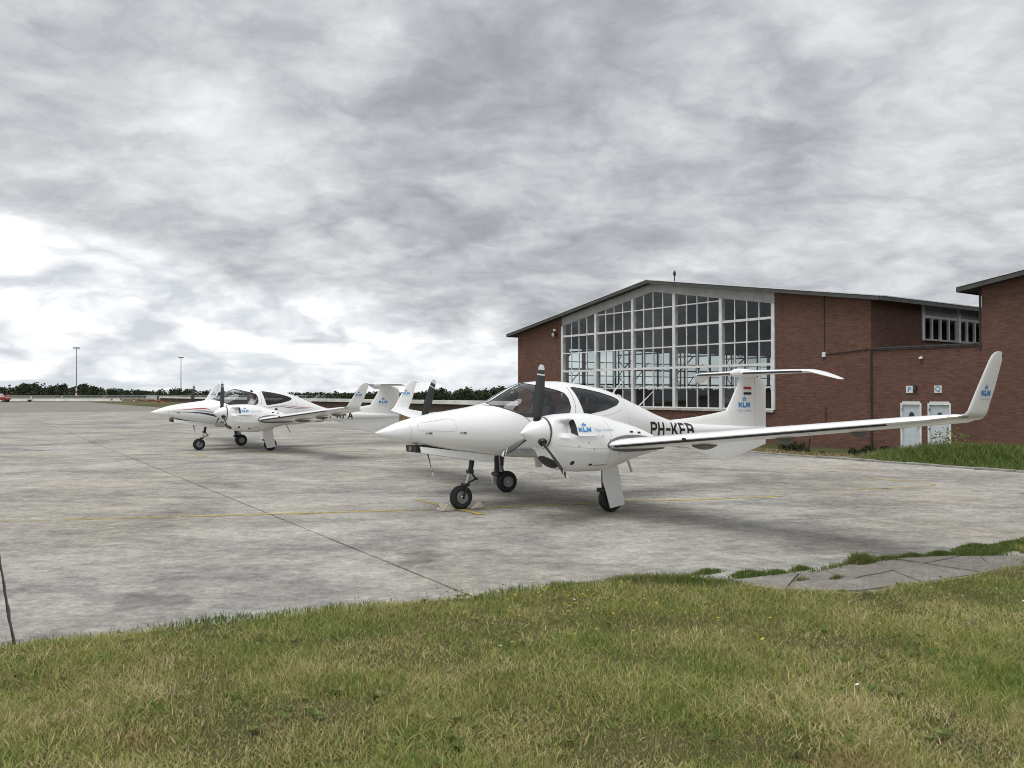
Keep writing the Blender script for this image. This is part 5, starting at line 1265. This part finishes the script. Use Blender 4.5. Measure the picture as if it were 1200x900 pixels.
# ------------------------------------------------------------------ pilot in the farther aeroplane
M['shirt'] = plain('white_shirt', (.72, .72, .73), .8, var=.08, scale=8); M['skin'] = plain('skin', (.42, .25, .18), .55); M['hair'] = plain('dark_hair', (.03, .025, .022), .6); M['trouser'] = plain('dark_trousers', (.02, .022, .03), .8)
def pilot():
    px, py, ps_ = -10.802, 24.4975, .6225; Xs, Ys = 2.86, .27
    lx_, ly_ = math.sin(ps_), -math.cos(ps_)
    o_loc = (px+Xs*math.cos(ps_)+Ys*lx_, py+Xs*math.sin(ps_)+Ys*ly_, 1.12-.0139*Xs)
    # joints in seat axes: x forward, y left, z up from the seat
    J = [(-.02, 0, .04, .13), (-.07, 0, .20, .125), (-.10, 0, .36, .14), (-.10, 0, .44, .10), (-.08, 0, .51, .052), (-.06, 0, .60, .085), (-.05, 0, .68, .082), (-.05, 0, .73, .05),
         (-.10, .17, .40, .062), (.02, .23, .20, .045), (.24, .17, .22, .034), (.32, .15, .23, .03), (-.10, -.17, .40, .062), (.02, -.23, .20, .045), (.24, -.17, .22, .034), (.32, -.15, .23, .03),
         (.12, .10, .05, .09), (.42, .11, .07, .065), (.52, .11, -.20, .045), (.12, -.10, .05, .09), (.42, -.11, .07, .065), (.52, -.11, -.20, .045)]
    E_ = [(0, 1), (1, 2), (2, 3), (3, 4), (4, 5), (5, 6), (6, 7), (2, 8), (8, 9), (9, 10), (10, 11), (2, 12), (12, 13), (13, 14), (14, 15), (0, 16), (16, 17), (17, 18), (0, 19), (19, 20), (20, 21)]
    me = bpy.data.meshes.new('tmp'); me.from_pydata([j[:3] for j in J], E_, []); tmp = bpy.data.objects.new('tmp', me); C.objects.link(tmp)
    sk = tmp.modifiers.new('skin', 'SKIN'); sk.use_smooth_shade = True; sd = tmp.modifiers.new('sub', 'SUBSURF'); sd.levels = 2
    for i, j in enumerate(J):
        v = me.skin_vertices[0].data[i]; v.radius = (j[3], j[3]); v.use_root = (i == 0)
    bpy.context.view_layer.update(); dg = bpy.context.evaluated_depsgraph_get(); m2 = bpy.data.meshes.new_from_object(tmp.evaluated_get(dg)); bpy.data.objects.remove(tmp)
    m2.materials.clear()
    for k in ('shirt', 'skin', 'trouser'): m2.materials.append(M[k])
    for p in m2.polygons:
        c_ = p.center; p.material_index = 1 if (c_.z > .50 or (c_.x > .16 and c_.z > .15)) else (2 if c_.z < .09 else 0); p.use_smooth = True
    o = bpy.data.objects.new('person', m2); C.objects.link(o); o.location = o_loc; o.rotation_euler = (0, 0, ps_+PI)
    tag(o, 'person in a white shirt sitting in the cockpit of the farther aeroplane', 'person')
    mb = MB(); rings = []
    for t_ in np.linspace(0, 1, 6):
        r_ = .098*math.sqrt(max(.02, 1-t_**2)); rings.append([(-.065+r_*math.cos(2*PI*i/12), r_*.92*math.sin(2*PI*i/12), .655+.12*t_-.03*math.cos(2*PI*i/12)*(-1)*(1-t_)) for i in range(12)])
    mb.loft(rings); mb.build('hair', M['hair'], o, 50)
    mb = MB()
    for sd_ in (-1, 1): mb.cyl((-.05, sd_*.075, .655), (-.05, sd_*.105, .655), .04, .034, 12)
    mb.tube([(-.05+.0*math.cos(a), .095*math.cos(a), .66+.115*math.sin(a)) for a in np.linspace(0, PI, 9)], .010, 6); mb.build('headset', M['lampgrey'], o, 50)
pilot()

# ------------------------------------------------------------------ far field
M['far_brick'] = plain('far_brown_wall', (.10, .065, .05), .9, var=.3, scale=.5); M['coping'] = plain('white_coping', (.74, .74, .72), .7, var=.15, scale=.4)
M['mast'] = plain('mast_grey', (.35, .36, .37), .5, metal=.2); M['mastred'] = plain('mast_red', (.50, .07, .05), .55); M['mastwhite'] = plain('mast_white', (.72, .72, .72), .5)
M['container'] = plain('container_white', (.62, .66, .68), .55, var=.06); M['earth'] = plain('bare_earth', (.17, .095, .065), .95, var=.3, scale=.6); M['orange'] = plain('orange_board', (.55, .17, .06), .6)
M['truckred'] = plain('truck_red', (.45, .035, .03), .4, coat=.3); M['darkglass'] = plain('dark_vehicle_glass', (.02, .025, .03), .1)
M['galv'] = plain('galvanised_rail', (.42, .44, .45), .5, metal=.4)
# long low wall with a pale coping
C41 = 41.0
def wall_pt(s, c=C41): return (N2.x*c+D2.x*s, N2.y*c+D2.y*s)
wl = empty('boundary_wall', (*wall_pt(-60), -.46)); tag(wl, 'long low brown wall with white coping beyond the apron', 'wall')
wl.rotation_euler = (0, 0, math.atan2(D2.y, D2.x))
for i in range(26):
    a0 = -140+i*6.0
    mb = MB(); mb.span((a0, 0, -.3), (a0+5.98, .3, 1.15)); mb.build('wall_panel', M['far_brick'], wl)
    mb = MB(); mb.span((a0, -.25, 1.152), (a0+5.98, .9, 1.52)); mb.build('coping', M['coping'], wl)
x = rng.uniform(0, 1, 16000); s = -60-140+x*156; c = C41-.2-rng.random(16000)**1.5*9
gx_, gy_ = N2.x*c+D2.x*s, N2.y*c+D2.y*s
tag(blades('verge_grass', gx_, gy_, ground_z(gx_, gy_), .15+.35*rng.random(16000), .05+.04*rng.random(16000), M['dry'], 1.2), 'dry rough grass in front of the long low wall', 'grass', kind='stuff')
def far_pt(u, D, z=0): return ((u-600)/960*D, D, z)
def ground_at(x, y): return float(ground_z(np.array([x]), np.array([y]))[0])
def mast(u, D, hgt, label):
    p = far_pt(u, D); z0 = ground_at(p[0], p[1]); t = empty('light_mast', (p[0], p[1], z0)); tag(t, label, 'light mast', 'floodlight masts on the airfield')
    mb = MB(); mb.cyl((0, 0, 4.4), (0, 0, hgt-.4), .24, .14, 10); mb.build('pole', M['mast'], t, 40)
    for i in range(4):
        mb = MB(); mb.cyl((0, 0, i*1.1), (0, 0, i*1.1+1.1), .42-.03*i, .42-.03*(i+1), 10); mb.build('painted_band', M['mastred' if i % 2 == 0 else 'mastwhite'], t, 40)
    mb = MB(); mb.cyl((0, 0, hgt-.45), (0, 0, hgt-.15), 1.0, 1.0, 16); mb.build('lamp_ring', M['mast'], t, 40)
    for i in range(6):
        a = 2*PI*i/6; mb = MB(); mb.box((1.05*math.cos(a), 1.05*math.sin(a), hgt-.35), (.45, .5, .4), a); mb.build('lamp_head', M['lampgrey'], t)
mast(89.5, 336, 21.2, 'tall floodlight mast nearest the left edge of the photo'); mast(212, 420, 21.0, 'tall floodlight mast behind the nose of the farther aeroplane')
# white box container, spoil heap, boards
p = far_pt(178.5, 205); ct = empty('storage_container', (*p[:2], ground_at(*p[:2])), .25); tag(ct, 'small white storage container on the far grass by the earth heap', 'container')
mb = MB(); mb.span((-1.25, -1.1, .15), (1.25, 1.1, 1.75)); mb.build('container_body', M['container'], ct, None, .03)
mb = MB(); mb.span((-1.32, -1.16, 1.752), (1.32, 1.16, 1.83)); mb.build('container_roof', M['coping'], ct)
mb = MB(); mb.span((1.252, -.9, .2), (1.30, .9, 1.7)); mb.build('container_door', M['lampgrey'], ct)
for sx in (-1, 1): 
    mb = MB(); mb.span((sx*.9-.12, -1.0, -.02), (sx*.9+.12, 1.0, .148)); mb.build('skid', M['lampgrey'], ct)
p = far_pt(171, 203)
bm = bmesh.new(); bmesh.ops.create_icosphere(bm, subdivisions=4, radius=1.0)
for v in bm.verts:
    r_ = 1+.25*math.sin(v.co.x*7+1)*math.sin(v.co.y*6)+.12*math.sin(v.co.z*13+v.co.x*9); v.co = Vector((v.co.x*3.2*r_, v.co.y*1.6*r_, max(-.2, v.co.z*.75*r_)))
eh = finish(bm, 'earth_heap', M['earth'], None, 60); eh.location = (*p[:2], ground_at(*p[:2])); tag(eh, 'reddish heap of earth beside the white container', 'earth heap')
for (u, lab) in ((181, 'orange board barrier below the white container'), (190.5, 'orange board barrier right of the white container')):
    p = far_pt(u, 172); t = empty('board_barrier', (*p[:2], ground_at(*p[:2]))); tag(t, lab, 'barrier', 'orange board barriers')
    mb = MB(); mb.span((-.8, -.03, .15), (.8, .03, .55)); mb.build('board', M['orange'], t)
    for sx in (-1, 1): 
        mb = MB(); mb.span((sx*.7-.04, -.15, 0), (sx*.7+.04, .029 if False else -.032, .7)); mb.build('leg', M['lampgrey'], t)
for (u, D, hh, k, lab) in ((36.5, 230, 1.0, 'mastwhite', 'short white marker post behind the red vehicle'), (131, 200, .95, 'orange', 'leftmost orange marker post on the far grass'), (141.5, 195, 1.2, 'orange', 'tallest orange marker post on the far grass'), (157.5, 195, 1.2, 'orange', 'orange marker post nearest the white container'), (72.5, 250, 1.6, 'mastwhite', 'white marker post left of the nearest mast'), (122, 250, 1.2, 'mastwhite', 'white marker board right of the nearest mast')):
    p = far_pt(u, D); t = empty('marker_post', (*p[:2], ground_at(*p[:2]))); tag(t, lab, 'marker post', 'marker posts on the far grass')
    mb = MB(); mb.span((-.14, -.08, 0), (.14, .08, hh*.55)); mb.build('post', M['mastwhite'], t)
    mb = MB(); mb.span((-.18, -.10, hh*.552), (.18, .10, hh)); mb.build('post_head', M[k], t)
# white barrier line and grey guard fence
fe = empty('guard_fence', (*far_pt(150, 240)[:2], -.2)); tag(fe, 'low grey guard fence with rails beyond the far grass', 'fence')
for i in range(70):
    mb = MB(); xx = -62+i*1.9; mb.span((xx-.05, -.05, -.3), (xx+.05, .05, 1.35)); mb.build('post', M['galv'], fe)
for zz_ in (.5, .9, 1.3):
    mb = MB(); mb.span((-62, -.09, zz_-.12), (70, -.055, zz_+.06)); mb.build('rail', M['galv'], fe)
bl = empty('concrete_barrier', (*far_pt(50, 212)[:2], -.4)); tag(bl, 'long white concrete barrier on the far grass at left', 'barrier')
for i in range(14):
    xx = -20+i*2.9; mb = MB(); mb.prism([(xx, -.3, 0), (xx, .3, 0), (xx, .12, .8), (xx, -.12, .8)], (2.86, 0, 0)); mb.build('barrier_block', M['coping'], bl)
mb = MB(); bx_ = far_pt(36, 172); bb = empty('ground_box', (*bx_[:2], ground_at(*bx_[:2]))); tag(bb, 'dark box with a white post on the grass edge near the red vehicle', 'box')
mb.span((-.45, -.3, 0), (.2, .3, .5)); mb.build('box_body', M['lampgrey'], bb); mb = MB(); mb.span((.22, -.1, 0), (.36, .1, .9)); mb.build('marker', M['mastwhite'], bb)
# red service vehicle at the left edge
p = far_pt(2.5, 168); tv = empty('service_vehicle', (*p[:2], ground_at(*p[:2])), .1); tag(tv, 'red service vehicle cut by the left edge on the far apron', 'vehicle')
mb = MB(); mb.prism([(-2.6, -.8, .45), (1.3, -.8, .45), (1.3, -.8, .95), (.55, -.8, 1.05), (-2.6, -.8, 1.05)], (0, 1.6, 0)); mb.build('body', M['truckred'], tv, None, .04)
mb = MB(); mb.prism([(-1.7, -.7, 1.052), (.1, -.7, 1.052), (-.15, -.7, 1.75), (-1.6, -.7, 1.75)], (0, 1.4, 0)); cb = mb.build('cab', M['mastwhite'], tv, None, .04)
mb = MB(); mb.prism([(-1.55, -.71, 1.15), (-.08, -.71, 1.15), (-.25, -.71, 1.62), (-1.5, -.71, 1.62)], (0, -.01, 0)); mb.build('side_glass', M['darkglass'], cb)
mb = MB(); mb.cyl((.55, 0, 1.0), (.98, 0, 1.75), .09, .07, 8); mb.cyl((.98, 0, 1.7), (1.9, 0, 1.25), .06, .05, 8); mb.build('boom', M['truckred'], tv, 40)
for wx in (-1.9, .7):
    for wy in (-.72, .72):
        mb = MB(); mb.lathe((wx, wy, .40), (0, 1, 0), [(-.12, .22), (-.13, .36), (-.06, .40), (.06, .40), (.13, .36), (.12, .22)], 20); wq = mb.build('wheel', M['rubber'], tv, 50)
        mb = MB(); mb.lathe((wx, wy, .40), (0, 1, 0), [(-.135, .20), (.135, .20)], 14); mb.build('rim', M['rim'], wq)
# distant wood
M['wood'] = leaf_material('distant_wood', [(.016, .028, .014), (.022, .036, .017), (.032, .047, .020), (.043, .056, .025), (.06, .065, .032)], .1)
def top_px(u):      # height of the tree line above the horizon in the photograph's terms
    k = [(-250, 8), (0, 8), (15, 8), (38, 13), (50, 8.5), (76, 11.5), (88, 9), (100, 12.5), (115, 8), (150, 6), (180, 4.8), (200, 6.8), (230, 6.2), (255, 4.2), (330, 3.4), (385, 3.4), (420, 4.2), (490, 4.6), (505, 6.5), (525, 8.5), (537, 6.8), (546, 9), (558, 7), (575, 8.5), (595, 10), (700, 9), (1500, 9)]
    return np.interp(u, [q[0] for q in k], [q[1] for q in k])
Vw = []
nt_ = 1300
for i in range(nt_):
    u = rng.uniform(-260, 1100); D = float(np.interp(u, [0, 180, 400, 700], [640, 340, 215, 200]))*rng.uniform(1, 1.18); xx = (u-600)/960*D
    hgt = (top_px(u)*(1+rng.normal(0, .13))-.3)*D/960+1.7; hgt = max(2.0, hgt); wd = hgt*rng.uniform(.38, .62)
    n = 120; nb = 8
    bc = np.stack([rng.normal(0, wd*.38, nb), rng.normal(0, wd*.4, nb), hgt*(.06+.80*rng.random(nb))], -1); br = hgt*(.13+.10*rng.random(nb))
    j = rng.integers(0, nb, n); d_ = rng.normal(0, 1, (n, 3)); d_ /= np.linalg.norm(d_, axis=1)[:, None]
    p = bc[j]+d_*(br[j]*rng.random(n)**.35)[:, None]; p[:, 2] = np.clip(p[:, 2], .1, hgt)
    q = rng.normal(0, 1, (n, 3)); q /= np.linalg.norm(q, axis=1)[:, None]; r = np.cross(q, rng.normal(0, 1, (n, 3))); r /= np.linalg.norm(r, axis=1)[:, None]
    L_ = (.45+.55*rng.random(n))[:, None]*hgt*.085
    p = p+np.array([xx, D, -.5]); Vw.append(np.stack([p-q*L_, p+r*L_, p+q*L_, p-r*L_], 1).reshape(-1, 3))
Vw = np.concatenate(Vw)
tag(np_mesh('distant_wood', Vw, np.arange(len(Vw)).reshape(-1, 4), M['wood']), 'dark belt of trees along the horizon', 'trees', kind='stuff')
bpy.context.view_layer.update()
